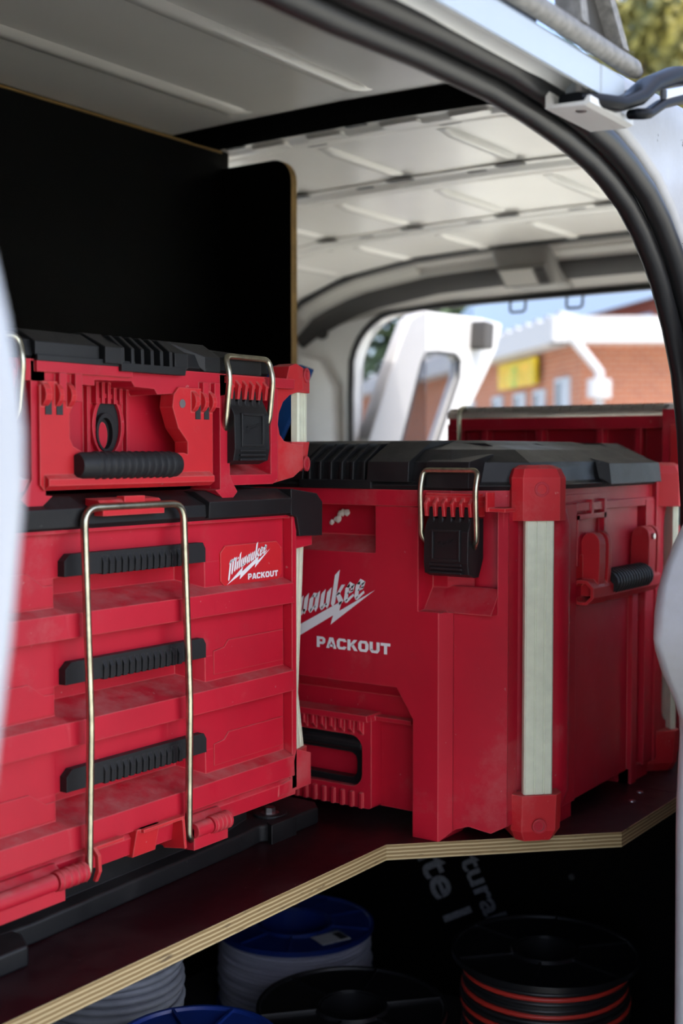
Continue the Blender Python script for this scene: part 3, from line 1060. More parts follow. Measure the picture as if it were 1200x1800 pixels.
# ================================================================== LARGE CHEST (right)
def large_chest():
    Yc = 0.904
    t = empty('tool_chest', (1.19, Yc, 0.0), -PI / 2)
    tag(t, 'tall scuffed red tool chest with black lid and pale corner strip, on the shelf corner', 'toolbox')
    off = (0, 0, 0)
    hw, D = 0.28, 0.50
    m = MB()
    # core at the recessed depth
    core = [(-0.19, 0.032), (0.19, 0.032), (0.262, 0.058), (0.276, 0.09), (0.272, D - 0.115), (0.235, D - 0.085), (0.19, D - 0.02), (-0.19, D - 0.02), (-0.272, D - 0.10), (-0.272, 0.09), (-0.246, 0.05)]
    m.prism(core, 'z', 0.018, 0.385)
    # raised front
    r = [(0, 0.320), (0.113, 0.320), (0.113, 0.374), (0.1705, 0.374), (0.1705, 0.257), (0.256, 0.257), (0.256, 0.374), (0.268, 0.374), (0.268, 0.022), (0.250, 0.012), (0.225, 0.017), (0.210, 0.012), (0.207, 0.010), (0.198, 0.0), (0.164, 0.0), (0.164, 0.134), (0.142, 0.168), (0.0, 0.168)]
    full = r + [(-a, b) for a, b in r[::-1] if a != 0]
    yf = lambda x: min(max(0, abs(x) - 0.197) * 1.6, 0.016) + max(0, abs(x) - 0.207) * 0.22
    n = len(full)
    m.add([(a, yf(a), b) for a, b in full] + [(a, 0.052, b) for a, b in full], [])
    b0 = len(m.v) - 2 * n
    for i in range(n):
        j = (i + 1) % n
        m.f.append([b0 + i, b0 + j, b0 + n + j, b0 + n + i])
        m.mi.append(0)
    # front faces in planar pieces
    def quad(pts):
        m.add([(a, yf(a), b) for a, b in pts], [tuple(range(len(pts)))])
    for s in (1, -1):
        quad([(0, 0.168), (s * 0.142, 0.168), (s * 0.164, 0.134), (s * 0.1641, 0.257), (s * 0.164, 0.320), (0, 0.320)])
        quad([(s * 0.164, 0.0), (s * 0.197, 0.0), (s * 0.197, 0.257), (s * 0.1705, 0.257), (s * 0.164, 0.257)])
        quad([(s * 0.113, 0.320), (s * 0.164, 0.320), (s * 0.164, 0.257), (s * 0.1705, 0.257), (s * 0.1705, 0.374), (s * 0.113, 0.374)])
        quad([(s * 0.197, 0.0), (s * 0.198, 0.0), (s * 0.207, 0.010), (s * 0.207, 0.257), (s * 0.197, 0.257)])
        quad([(s * 0.207, 0.010), (s * 0.210, 0.012), (s * 0.225, 0.017), (s * 0.250, 0.012), (s * 0.268, 0.022), (s * 0.268, 0.374), (s * 0.256, 0.374), (s * 0.256, 0.257), (s * 0.207, 0.257)])
    # sloped floors of the recesses
    for s in (1, -1):
        x0, x1 = sorted((s * 0.1705, s * 0.256))
        m.prism([(0.012, 0.2565), (0.034, 0.285), (0.034, 0.2565)], 'x', x0, x1)
        m.prism([(0.0005, 0.2565), (0.013, 0.258), (0.034, 0.257)], 'x', min(s * 0.1705, s * 0.2), max(s * 0.1705, s * 0.2))
    m.prism([(0.0015, 0.319), (0.033, 0.338), (0.033, 0.319)], 'x', -0.113, 0.113)
    m.prism([(0.0015, 0.169), (0.033, 0.150), (0.033, 0.169)], 'x', -0.142, 0.142)
    # rim
    for x0, x1 in ((-0.262, -0.245), (-0.177, 0.177)):
        pass
    m.prism(plan(hw - 0.006, D - 0.004, 0.06, 0, -0.003), 'z', 0.3745, 0.393)
    # side wall: raised frame, ribs
    sx = 0.272
    m.box(0.262, 0.2805, 0.13, 0.178, 0.020, 0.374)       # front upright
    m.box(0.262, 0.2795, 0.355, 0.372, 0.0, 0.262)        # lower rib column
    m.box(0.262, 0.2795, 0.178, 0.43, 0.365, 0.375)
    m.box(0.262, 0.2815, 0.178, 0.262, 0.355, 0.3615)
    m.box(0.262, 0.2815, 0.218, 0.224, 0.3615, 0.378)
    m.box(0.262, 0.2815, 0.256, 0.262, 0.300, 0.378)
    m.box(0.262, 0.2815, 0.178, 0.184, 0.300, 0.36)
    m.box(0.262, 0.2815, 0.218, 0.262, 0.333, 0.338)
    m.box(0.262, 0.2805, 0.395, 0.425, 0.018, 0.372)      # rear upright
    # arch under the side
    m.prism([(0.13, 0.0), (0.178, 0.0), (0.178, 0.02), (0.13, 0.02)], 'x', 0.235, 0.276)
    m.prism([(0.355, 0.0), (0.42, 0.0), (0.42, 0.02), (0.355, 0.02)], 'x', 0.235, 0.276)
    m.box(-0.262, -0.2, 0.06, 0.42, 0.0, 0.02)
    m.box(0.05, 0.2, 0.36, 0.44, 0.0, 0.02)
    body = m.build('body', 'red', t)
    # corner fillets beside the strip, rounded
    for s, ang in ((1, -PI / 4),):
        mm = MB()
        mm.T = corner_T(0.287, 0.062, ang)
        prof = [(-0.062, -0.036)] + [(-0.062 + 0.030 * (k / 6), -0.030 + 0.016 * math.sin(k / 6 * PI / 2)) for k in range(7)] + [(0.026 + 0.022 * (k / 6), -0.014 - 0.014 * (1 - math.cos(k / 6 * PI / 2))) for k in range(7)] + [(0.048, -0.055), (-0.062, -0.06)]
        mm.loft([[(u * 0.8, nn - 0.006, 0.022) for u, nn in prof], [(u, nn, 0.05) for u, nn in prof], [(u, nn, 0.352) for u, nn in prof], [(u * 0.9, nn - 0.004, 0.376) for u, nn in prof]])
        mm.build('corner_column', 'red', t, smooth=True, autosmooth=50)
    # rim detail left and right of the front latch
    for s in (1, -1):
        m = MB()
        x0, x1 = sorted((s * 0.188, s * 0.245))
        m.box(x0 - 0.002, x1 + 0.002, -0.009, 0.01, 0.3755, 0.3905)
        m.build('rim_lip', 'red_bright', t)
        m = MB()
        x0, x1 = sorted((s * 0.258, s * 0.280))
        m.box(x0, x1, -0.002, 0.020, 0.371, 0.375)
        xw = x0 if s > 0 else x1 - 0.002
        m.box(xw, xw + 0.002, -0.006, 0.012, 0.371, 0.392)
        m.build('rim_pocket', 'red_bright', t)
    # corner posts
    corner_post(t, off, 0.2955, 0.0535, -PI / 4, 0.003, 0.056, 0.360, 0.421, depth=0.06, n_out=0.0)
    corner_post(t, off, -0.2955, 0.0535, -PI * 3 / 4, 0.003, 0.056, 0.360, 0.421, depth=0.06, n_out=0.0)
    corner_post(t, off, 0.291, 0.479, PI / 4, 0.0, 0.056, 0.362, 0.421, depth=0.075, hw=0.028)
    # D-shaped web at the rear corner
    m = MB()
    dpoly = [(0.425, 0.36), (0.425, 0.395), (0.50, 0.395), (0.50, 0.368)] + arc(0.478, 0.334, 0.026, 90, 180, 5, 0.034) + [(0.452, 0.10)] + arc(0.472, 0.085, 0.020, 180, 270, 5) + [(0.50, 0.062), (0.50, 0.04), (0.425, 0.018)]
    m.prism(dpoly, 'x', 0.258, 0.283)
    m.build('corner_web', 'red', t)
    # front grab handle block
    m = MB()
    o_ = rrect(-0.101, 0.101, 0.018, 0.128, 0.004, 5)
    i_ = rrect(-0.090, 0.088, 0.042, 0.103, 0.016, 5)
    ringplate(m, o_, i_, 'y', 0.010, 0.036)
    m.prism([(-0.101, 0.122), (0.101, 0.122), (0.10, 0.1295), (-0.10, 0.1295)], 'y', 0.001, 0.04)
    m.box(0.095, 0.15, 0.018, 0.04, 0.122, 0.127)
    for k in range(14):
        x = -0.088 + k * 0.0135
        m.box(x - 0.0022, x + 0.0022, 0.003, 0.012, 0.111, 0.1225)
        m.prism([(0.004, 0.111), (0.011, 0.111), (0.011, 0.104)], 'x', x - 0.0022, x + 0.0022)
        m.box(x - 0.0022, x + 0.0022, 0.007, 0.012, 0.018, 0.036)
    gb = m.build('grab_block', 'red', t)
    m = MB()
    ringplate(m, rrect(-0.090, 0.088, 0.042, 0.103, 0.016, 5), rrect(-0.078, 0.076, 0.050, 0.080, 0.010, 5), 'y', 0.018, 0.031)
    m.tube([(-0.088, 0.016, 0.090), (0.086, 0.016, 0.090)], 0.006, 10)
    m.build('grab_handle', 'black', gb)
    # latches
    latch(t, off, 0.2165, 0.299, 0.4155, 0.0, -0.009)
    latch(t, off, -0.2165, 0.299, 0.4155, 0.0, -0.009)
    # lettering
    put_lettering('lettering', t, -0.052, 0.2235, 0.150, -0.0004, 0.030, 0.2045, 0.104, off)
    # side carrying handle
    m = MB()
    for y0, y1 in ((0.205, 0.222), (0.232, 0.240), (0.362, 0.385), (0.392, 0.399)):
        m.prism(arc((y0 + y1) / 2, 0.333, max(0.5 * (y1 - y0), 0.008), 0, 180, 8, 0.011) + [(y0, 0.268), (y1, 0.268)] if False else [(0.273, 0.262), (0.296, 0.262), (0.298, 0.30)] + [(0.286 + 0.012 * math.cos(k * PI / 8), 0.325 + 0.014 * math.sin(k * PI / 8)) for k in range(9)] + [(0.273, 0.31)], 'y', y0, y1)
    m.T = lambda p: (p[0], p[1], p[2])
    o8 = [(0.284 + 0.016 * math.cos(a * PI / 4 + PI / 8), 0.268 + 0.016 * math.sin(a * PI / 4 + PI / 8)) for a in range(8)]
    i8 = [(0.284 + 0.012 * math.cos(a * PI / 4 + PI / 8), 0.268 + 0.012 * math.sin(a * PI / 4 + PI / 8)) for a in range(8)]
    ringplate(m, o8, i8, 'y', 0.186, 0.402)
    m.box(0.272, 0.276, 0.186, 0.205, 0.284, 0.312)
    h = m.build('carry_handle', 'red_bright', t)
    m = MB()
    m.prism([(0.288 + 0.017 * math.cos(a * PI / 8), 0.276 + 0.015 * math.sin(a * PI / 8)) for a in range(16)], 'y', 0.245, 0.362)
    for k in range(13):
        y = 0.252 + k * 0.0085
        m.prism([(0.288 + 0.0182 * math.cos(a * PI / 8), 0.276 + 0.0162 * math.sin(a * PI / 8)) for a in range(16)], 'y', y, y + 0.004)
    m.build('grip', 'rubber', h)
    m = MB()
    m.tube([(0.27, 0.3735, 0.326), (0.301, 0.3735, 0.326)], 0.0038, 12)
    m.build('pivot_pin', 'zinc', h)
    # lid
    m = MB()
    rings = []
    for z, i in ((0.3925, 0.004), (0.398, 0.000), (0.402, 0.004), (0.424, 0.009), (0.438, 0.035), (0.4455, 0.085), (0.449, 0.10)):
        rings.append([(x, y, z) for x, y in plan(hw + 0.003, D, 0.066, i, -0.006)])
    m.loft(rings)
    lid = m.build('lid', 'black', t)
    # raised blocks on the lid
    def fblock(x0, x1, out=0.010, zt=0.4475, z0=0.402, back=0.12, ch=0.0):
        mm = MB()
        A = [(-0.006 - out + 0.006, z0), (-0.002 - out + 0.004, 0.4245), (0.040, zt), (back, zt + 0.001), (back, z0)]
        mm.loft([[(x0, y, z) for y, z in A], [(x0 + (0.006 if ch else 0), y - 0.0, z) for y, z in A], [(x1, y, z) for y, z in A]])
        return mm.build('raised_panel', 'black', lid)
    fblock(0.108, 0.163)
    fblock(-0.163, -0.108)
    fblock(0.184, 0.238, 0.007, 0.432, 0.396, 0.05)
    fblock(-0.238, -0.184, 0.007, 0.432, 0.396, 0.05)
    fblock(-0.108, 0.012, 0.004, 0.446)
    # vents between the panels
    for k in range(6):
        x = 0.020 + k * 0.0155
        mm = MB()
        mm.prism([(-0.006, 0.402), (-0.005, 0.424), (0.03, 0.445), (0.08, 0.446), (0.08, 0.402)], 'x', x, x + 0.004)
        mm.build('vent_rib', 'black', lid)
    mm = MB()
    mm.box(0.010, 0.112, -0.008, 0.06, 0.394, 0.4035)
    mm.build('vent_sill', 'black', lid)
    # side blocks (sides face +x locally)
    def sblock(y0, y1, out, zt, cut=0.0):
        mm = MB()
        A = [(hw + 0.002 + out, 0.396), (hw - 0.001 + out, 0.4215), (hw - 0.075, zt), (hw - 0.15, zt + 0.001), (hw - 0.15, 0.396)]
        mm.loft([[(x, y0 - (0.035 if q > 0 and q < 4 and cut else 0) * 0 + (cut if q in (0, 1) else 0), z) for q, (x, z) in enumerate(A)], [(x, y1, z) for x, z in A]])
        return mm.build('raised_panel', 'black', lid)
    sblock(0.225, 0.415, 0.011, 0.4455, 0.024)
    sblock(0.415, 0.475, -0.016, 0.4475)
    sblock(0.09, 0.195, -0.004, 0.4455)
    return t


large_chest()


# ================================================================== THREE-DRAWER BOX (left, lower)
XC, YF = 0.84, 0.83


def drawer_box():
    Z0 = 0.046
    t = empty('drawer_toolbox', (XC, YF, Z0))
    tag(t, 'red three-drawer toolbox with black pull bars and a long wire bail across its front', 'toolbox')
    off = (0, 0, -Z0)
    D = 0.41
    m = MB(off)
    m.prism([(-0.225, 0.03), (0.225, 0.03), (0.24, 0.055), (0.24, D - 0.05), (0.19, D), (-0.19, D), (-0.24, D - 0.05), (-0.24, 0.055)], 'z', 0.05, 0.368)
    # side posts framing the drawers
    for s in (1, -1):
        x0, x1 = sorted((s * 0.2285, s * 0.236))
        m.box(x0, x1, -0.012, 0.06, 0.070, 0.366)
    # base rail
    m.prism([(-0.012, 0.078), (-0.010, 0.062), (0.05, 0.055), (0.05, 0.083), (-0.008, 0.083)], 'x', -0.236, 0.236)
    m.prism([(0.205, 0.066), (0.262, 0.068), (0.262, 0.103), (0.236, 0.112), (0.225, 0.08), (0.205, 0.078)], 'y', -0.012, 0.045)
    m.prism([(-0.205, 0.066), (-0.262, 0.068), (-0.262, 0.103), (-0.236, 0.112), (-0.225, 0.08), (-0.205, 0.078)], 'y', -0.012, 0.045)
    m.box(-0.236, 0.236, -0.008, 0.05, 0.3645, 0.369)
    m.prism([(0.236, 0.330), (0.270, 0.333), (0.270, 0.35), (0.236, 0.35)], 'y', -0.008, 0.05)
    m.prism([(-0.236, 0.330), (-0.270, 0.333), (-0.270, 0.35), (-0.236, 0.35)], 'y', -0.008, 0.05)
    m.build('body', 'red', t)
    tops = (0.3655, 0.2705, 0.1755)
    bots = (0.2725, 0.1775, 0.0845)
    for k in range(3):
        zt, zb = tops[k], bots[k] + 0.0008
        m = MB(off)
        zr = zt - 0.040          # underside of the pull bar
        zs = zb + 0.034          # where the recess starts to slope out
        zl = zb + 0.0215         # top of lip
        side = [(0.03, zt), (0.0, zt), (-0.0002, zr), (-0.0004, zr - 0.0005), (-0.0008, zb + 0.0265), (-0.015, zl), (-0.016, zb), (0.03, zb)]
        sideB = [(0.03, zt), (0.0, zt), (-0.0002, zr), (-0.0004, zr - 0.0005), (-0.0008, zb + 0.0265), (-0.015, zl), (-0.016, zb), (0.03, zb)]
        mid = [(0.03, zt), (0.0, zt), (0.0002, zr), (0.027, zr - 0.0005), (0.027, zs), (-0.0155, zl), (-0.016, zb), (0.03, zb)]
        m.loft([[(x, y, z) for y, z in sec] for x, sec in ((-0.2275, side), (-0.098, sideB), (-0.094, mid), (0.085, mid), (0.100, sideB), (0.2275, side))])
        d = m.build('drawer', 'red', t)
        # pull bar
        m = MB((-0.008, 0, -Z0))
        zc0, zc1 = zt - 0.0390, zt - 0.0195
        prof = [(-0.0840, zc0), (0.1005, zc0), (0.1005, zc1 - 0.006), (0.0965, zc1), (-0.077, zc1), (-0.0840, zc1 - 0.006)]
        m.prism(prof, 'y', -0.0085, 0.012)
        for q in range(13):
            x = -0.040 + q * 0.0082
            m.prism([(-0.0105, zc0 - 0.001), (-0.0112, zc0 + 0.010), (-0.0085, zc1 - 0.004), (0.0, zc1 - 0.004), (0.0, zc0 - 0.001)], 'x', x, x + 0.0048)
        m.build('pull_bar', 'rubber', d)
        # shallow raised panel outline on each side
        for s in (1, -1):
            m = MB(off)
            if s > 0:
                pl = [(0.112, zb + 0.032), (0.2255, zb + 0.032), (0.2255, zt - 0.027), (0.135, zt - 0.027), (0.128, zt - 0.034), (0.112, zt - 0.036)]
            else:
                pl = [(-0.2255, zb + 0.028), (-0.099, zb + 0.028), (-0.099, zt - 0.046), (-0.110, zt - 0.046), (-0.128, zt - 0.034), (-0.2255, zt - 0.034)]
            if not (k == 0 and s > 0):
                m.prism(pl, 'y', -0.0016, 0.004)
                m.build('raised_panel', 'red', d)
    # name plate
    m = MB(off)
    m.prism([(0.130, 0.2975), (0.214, 0.2975), (0.2225, 0.304), (0.2225, 0.333), (0.214, 0.340), (0.130, 0.340), (0.1225, 0.333), (0.1225, 0.304)], 'y', -0.0022, 0.004)
    pl = m.build('name_plate', 'red_bright', t)
    put_lettering('lettering', pl, 0.1345, 0.3105, 0.062, -0.0026, 0.1655, 0.3025, 0.0505, off)
    # corner strips (front right and front left) and simple strip feet
    corner_post(t, off, 0.2665, 0.002, -PI * 0.42, 0.066, 0.105, 0.332, 0.352, depth=0.03, hw=0.022, kink=(0.165, -0.007), strip_hw=0.014)
    corner_post(t, off, -0.269, 0.010, -PI * 3 / 4, 0.066, 0.105, 0.332, 0.352, depth=0.03, hw=0.022, strip_hw=0.014)
    # lid
    m = MB(off)
    rings = []
    for z, i in ((0.3675, 0.006), (0.372, 0.002), (0.383, 0.003), (0.392, 0.022), (0.3975, 0.035)):
        rings.append([(x, y, z) for x, y in plan(0.275, D + 0.01, 0.05, i, -0.014)])
    m.loft(rings)
    lid = m.build('lid', 'black', t)
    for s in (1, -1):
        m = MB(off)
        m.prism([(s * 0.222, 0.368), (s * 0.232, 0.3655), (s * 0.2375, 0.3445), (s * 0.278, 0.3435), (s * 0.2785, 0.380), (s * 0.268, 0.390), (s * 0.222, 0.396)], 'y', -0.016, 0.05)
        m.build('lid_corner', 'black', lid)
    for x0, x1 in ((-0.222, -0.075), (0.090, 0.222)):
        m = MB(off)
        m.prism([(-0.0155, 0.370), (-0.0165, 0.386), (0.004, 0.3965), (0.05, 0.3965), (0.05, 0.370)], 'x', x0, x1)
        m.build('raised_panel', 'black', lid)
    offw = (-0.026, 0, -Z0)
    # wire bail with red clip
    m = MB(offw)
    m.prism([(-0.012, 0.3785), (-0.0225, 0.3785), (-0.0225, 0.386), (-0.016, 0.3925), (0.0, 0.394), (0.0, 0.3785)], 'x', -0.033, 0.045)
    m.box(-0.004, 0.022, -0.020, -0.01, 0.389, 0.3955)
    m.build('bail_clip', 'red_bright', t)
    m = MB(offw)
    pth = fillet([(-0.060, -0.022, 0.060), (-0.0555, -0.024, 0.066), (-0.0550, -0.0275, 0.20), (-0.0545, -0.021, 0.3865), (0.0725, -0.021, 0.3865), (0.073, -0.0275, 0.20), (0.0745, -0.024, 0.066), (0.080, -0.022, 0.060)], 0.016, 6)
    m.tube(pth, 0.0036, 12)
    m.build('wire_bail', 'steel', t, smooth=True)
    offf = (-0.024, 0, -Z0)
    # hinge feet
    for x0, x1, wx in ((-0.180, -0.087, -0.0555), (0.058, 0.128, 0.0745)):
        m = MB(offf)
        lx0, lx1 = (x0, x1) if wx < 0 else (0.078, 0.128)
        m.prism([(-0.014, 0.080), (-0.026, 0.070), (-0.026, 0.050), (0.05, 0.046), (0.05, 0.083)], 'x', lx0, lx1)
        f_ = m.build('foot', 'red', t)
        m = MB(offf)
        cxs = (-0.165, -0.100, -0.098, -0.064) if wx < 0 else (0.078, 0.100, 0.102, 0.127)
        m.tube([(cxs[0], -0.025, 0.069), (cxs[1], -0.025, 0.069)], 0.0075, 14)
        m.tube([(cxs[2], -0.025, 0.069), (cxs[3], -0.025, 0.069)], 0.0085, 14)
        for q in range(4):
            xx = cxs[2] + 0.004 + q * (cxs[3] - cxs[2]) / 4
            m.tube([(xx, -0.025, 0.069), (xx + 0.0028, -0.025, 0.069)], 0.0093, 14)
        m.build('hinge_lug', 'red', f_, smooth=True, autosmooth=40)
        m = MB(offf)
        tx = -0.052 if wx < 0 else 0.0665
        sgn = 1 if wx < 0 else -1
        tabx = (tx, tx + 0.038) if wx < 0 else (tx - 0.055, tx)
        m.box(min(tabx), max(tabx), -0.024, 0.012, 0.0835, 0.0865)
        hp = [(-0.024, 0.0865), (-0.030, 0.080), (-0.031, 0.066), (-0.026, 0.056), (-0.023, 0.057), (-0.0265, 0.067), (-0.026, 0.078), (-0.021, 0.0835)]
        if wx < 0:
            m.prism(hp, 'x', tx, tx + 0.0035)
            m.prism([(0.0, 0.05), (0.04, 0.05), (0.04, 0.084), (0.0, 0.084)], 'x', tx, tx + 0.003)
        else:
            m.prism([(-0.024, 0.0865), (-0.027, 0.056), (0.0, 0.052), (0.03, 0.083)], 'x', tx - 0.003, tx)
            m.prism([(-0.020, 0.0865), (-0.014, 0.060), (0.03, 0.058), (0.03, 0.0865)], 'x', tx - 0.060, tx - 0.030)
        m.build('hook_tab', 'red_bright', f_)
    return t


drawer_box()


# ================================================================== TOOL CASE (left, upper)
def tool_case():
    Z0 = 0.3885
    t = empty('tool_case', (XC, YF, Z0))
    tag(t, 'flat red tool case with folded black-gripped handle, stacked on the drawer toolbox', 'toolbox')
    off = (0, 0, -Z0)
    D = 0.41
    m = MB(off)
    m.prism([(-0.20, 0.0255), (0.20, 0.0255), (0.215, 0.05), (0.225, 0.08), (0.225, D - 0.06), (0.19, D), (-0.19, D), (-0.225, D - 0.06), (-0.225, 0.08), (-0.215, 0.05)], 'z', 0.401, 0.512)
    # frame uprights: between handle bay and latch bays, outer ends
    for s in (1, -1):
        m.prism([(s * 0.1135, 0.512), (s * 0.1135, 0.398), (s * 0.106, 0.3975), (s * 0.118, 0.3885), (s * 0.1325, 0.3885), (s * 0.140, 0.395), (s * 0.133, 0.404), (s * 0.1285, 0.412), (s * 0.1285, 0.512)], 'y', -0.010, 0.03)
        # latch bay outer wall and lower beam
        m.prism([(s * 0.200, 0.505), (s * 0.200, 0.412), (s * 0.1285, 0.412), (s * 0.1285, 0.4015), (s * 0.203, 0.4015), (s * 0.212, 0.406), (s * 0.212, 0.505)], 'y', -0.006, 0.03)
        m.prism([(-0.004, 0.411), (0.028, 0.424), (0.028, 0.411)], 'x', min(s * 0.1285, s * 0.2), max(s * 0.1285, s * 0.2))
    # top rail with steps
    m.prism([(-0.236, 0.497), (-0.056, 0.494), (-0.056, 0.499), (-0.010, 0.500), (-0.006, 0.495), (0.02, 0.494), (0.024, 0.489), (0.06, 0.492), (0.115, 0.4915), (0.20, 0.503), (0.236, 0.503), (0.236, 0.5135), (-0.236, 0.5135)], 'y', -0.010, 0.03)
    m.box(-0.125, -0.012, -0.014, 0.0, 0.503, 0.513)
    # hinge lugs of the handle on the top rail
    for x in (-0.098, -0.080, 0.086, 0.103):
        m.box(x - 0.004, x + 0.004, -0.016, 0.01, 0.479, 0.503)
    # vertical ribs above the round port
    for q in range(5):
        x = -0.027 + q * 0.0075
        m.box(x, x + 0.0035, 0.018, 0.03, 0.480, 0.500)
    m.box(-0.0365, -0.033, 0.020, 0.03, 0.404, 0.500)
    m.box(0.0135, 0.017, 0.020, 0.03, 0.404, 0.500)
    body = m.build('body', 'red', t)
    offp = (0.013, 0, -Z0)
    # port
    m = MB(offp)
    ou = [(-0.0225 + 0.0205 * math.cos(a * PI / 16), 0.4595 + 0.0305 * math.sin(a * PI / 16) * (1 - 0.06 * abs(math.cos(a * PI / 16)))) for a in range(32)]
    inn = [(-0.0225 + 0.0165 * math.cos(a * PI / 16), 0.4595 + 0.0265 * math.sin(a * PI / 16)) for a in range(32)]
    ringplate(m, ou, inn, 'y', 0.0205, 0.029)
    port = m.build('port_ring', 'red', t)
    m = MB(offp)
    m.prism(inn, 'y', 0.0240, 0.0258)
    m.build('port_core', 'rubber', port)
    m = MB(offp)
    ringplate(m, [(-0.0265 + 0.0125 * math.cos(a * PI / 12), 0.4535 + 0.018 * math.sin(a * PI / 12)) for a in range(24)], [(-0.0275 + 0.009 * math.cos(a * PI / 12), 0.4525 + 0.0145 * math.sin(a * PI / 12)) for a in range(24)], 'y', 0.019, 0.0250)
    m.build('port_insert', 'rubber', port)
    m = MB(offp)
    m.prism([(-0.0295 + 0.0065 * math.cos(a * PI / 12), 0.4505 + 0.0125 * math.sin(a * PI / 12)) for a in range(24)], 'y', 0.0215, 0.0250)
    m.build('port_plug', 'red', port)
    # wings with D-shaped openings, in the front plane
    for s in (1, -1):
        m = MB(off)
        d = [(0.205, 0.512), (0.232, 0.5125), (0.238, 0.528), (0.250, 0.5315), (0.262, 0.527), (0.262, 0.503), (0.252, 0.5005), (0.238, 0.497), (0.226, 0.489), (0.219, 0.477), (0.217, 0.465), (0.220, 0.454), (0.228, 0.447), (0.240, 0.4445), (0.262, 0.4425), (0.262, 0.418), (0.244, 0.408), (0.205, 0.4015)]
        m.prism([(s * a, b) for a, b in d], 'y', -0.002, 0.022)
        m.build('corner_wing', 'red_bright', t)
    corner_post(t, off, 0.2735, 0.002, -PI * 0.42, 0.414, 0.4465, 0.5005, 0.531, depth=0.026, hw=0.019, strip_hw=0.0125)
    corner_post(t, off, -0.275, 0.010, -PI * 3 / 4, 0.414, 0.4465, 0.5005, 0.531, depth=0.026, hw=0.019, strip_hw=0.0125)
    # latches
    latch(t, off, 0.1520, 0.4225, 0.531, -0.002, -0.0135)
    latch(t, off, -0.1795, 0.4225, 0.531, -0.002, -0.0135)
    m = MB(off)
    m.box(0.126, 0.181, -0.0125, 0.0, 0.5005, 0.5125)
    m.box(-0.208, -0.151, -0.0125, 0.0, 0.5005, 0.5125)
    m.build('latch_ledge', 'red_bright', t)
    offh = (-0.0115, 0, -Z0)
    # handle: U frame of one piece
    m = MB(offh)
    L = [(-0.1105, 0.407), (-0.106, 0.4025), (0.106, 0.4025), (0.1105, 0.407), (0.1105, 0.490), (0.1075, 0.495), (0.100, 0.497), (0.080, 0.497), (0.062, 0.497), (0.055, 0.490), (0.053, 0.478), (0.057, 0.468), (0.061, 0.458), (0.074, 0.445), (0.074, 0.433), (0.068, 0.4345),
         (-0.0605, 0.4345), (-0.073, 0.440), (-0.077, 0.447), (-0.077, 0.468), (-0.0735, 0.474), (-0.0735, 0.487), (-0.078, 0.493), (-0.088, 0.4955), (-0.1065, 0.4955), (-0.1105, 0.491)]
    m.prism(L, 'y', -0.013, 0.004)
    m.prism([(-0.013, 0.416), (-0.019, 0.412), (-0.019, 0.4065), (-0.013, 0.4025)], 'x', -0.106, 0.106)
    for x0, x1 in ((-0.109, -0.102), (-0.0935, -0.0885), (-0.080, -0.0745), (0.079, 0.085), (0.0925, 0.0975), (0.104, 0.1095)):
        m.prism([(-0.006 + 0.014 * math.cos(a * PI / 8), 0.484 + 0.012 * math.sin(a * PI / 8)) for a in range(16)], 'x', x0, x1)
    h = m.build('carry_handle', 'red_bright', t)
    for x in (-0.0885, -0.101, 0.0755 + 0.013, 0.101):
        mm = MB(offh)
        mm.box(x - 0.0035, x + 0.0035, -0.0138, -0.0125, 0.467, 0.481)
        mm.build('slot', 'ink', h)
    m = MB(offh)
    sec = [(-0.0175 + 0.0105 * math.cos(a * PI / 8), 0.4235 + 0.0118 * math.sin(a * PI / 8)) for a in range(16)]
    m.loft([[(x, (y + 0.0175) * k_ - 0.0175, (z - 0.4235) * k_ + 0.4235) for y, z in sec] for x, k_ in ((-0.0725, 0.85), (-0.068, 1.0), (0.050, 1.0), (0.054, 0.85))])
    for q in range(12):
        x = -0.054 + q * 0.0085
        m.loft([[(xx, (y + 0.0175) * k_ - 0.0175, (z - 0.4235) * k_ + 0.4235) for y, z in sec] for xx, k_ in ((x, 1.0), (x + 0.001, 1.075), (x + 0.0035, 1.075), (x + 0.0045, 1.0))])
    m.build('grip', 'rubber', h, smooth=True, autosmooth=35)
    m = MB(offh)
    m.tube([(0.066, -0.014, 0.4815), (0.066, -0.0095, 0.4815)], 0.0042, 14)
    m.build('pivot_pin', 'zinc', h)
    # lid
    m = MB(off)
    rings = []
    for z, i in ((0.5125, 0.003), (0.517, 0.0), (0.530, 0.003), (0.5385, 0.030), (0.5435, 0.06)):
        rings.append([(x, y, z) for x, y in plan(0.2385, D, 0.045, i, -0.008)])
    m.loft(rings)
    lid = m.build('lid', 'black', t)

    def fb(x0, x1, out, zt, z0=0.514, cl=0.0, cr=0.0):
        mm = MB(off)
        A = [(-0.008 - out, z0), (-0.008 - out, 0.5285), (0.012, zt), (0.10, zt), (0.10, z0)]
        mm.loft([[(x0 + (cl if q < 2 else 0), y, z) for q, (y, z) in enumerate(A)], [(x1 - (cr if q < 2 else 0), y, z) for q, (y, z) in enumerate(A)]])
        return mm.build('raised_panel', 'black', lid)
    fb(-0.125, -0.052, 0.004, 0.5405)
    fb(-0.050, -0.027, 0.010, 0.5425, cr=0.003)
    fb(0.040, 0.060, 0.008, 0.5425, cl=0.002)
    fb(0.060, 0.113, 0.003, 0.5425, cl=0.03)
    fb(0.126, 0.180, 0.001, 0.5335)
    fb(-0.208, -0.152, 0.001, 0.5335)
    for q in range(6):
        x = -0.029 + q * 0.0126
        mm = MB(off)
        mm.prism([(-0.017, 0.515), (-0.0165, 0.529), (0.0, 0.541), (0.06, 0.5415), (0.06, 0.515)], 'x', x, x + 0.0036)
        mm.build('vent_rib', 'black', lid)
    mm = MB(off)
    mm.prism([(-0.030, 0.508), (0.054, 0.508), (0.056, 0.5155), (-0.030, 0.5155)], 'y', -0.018, 0.03)
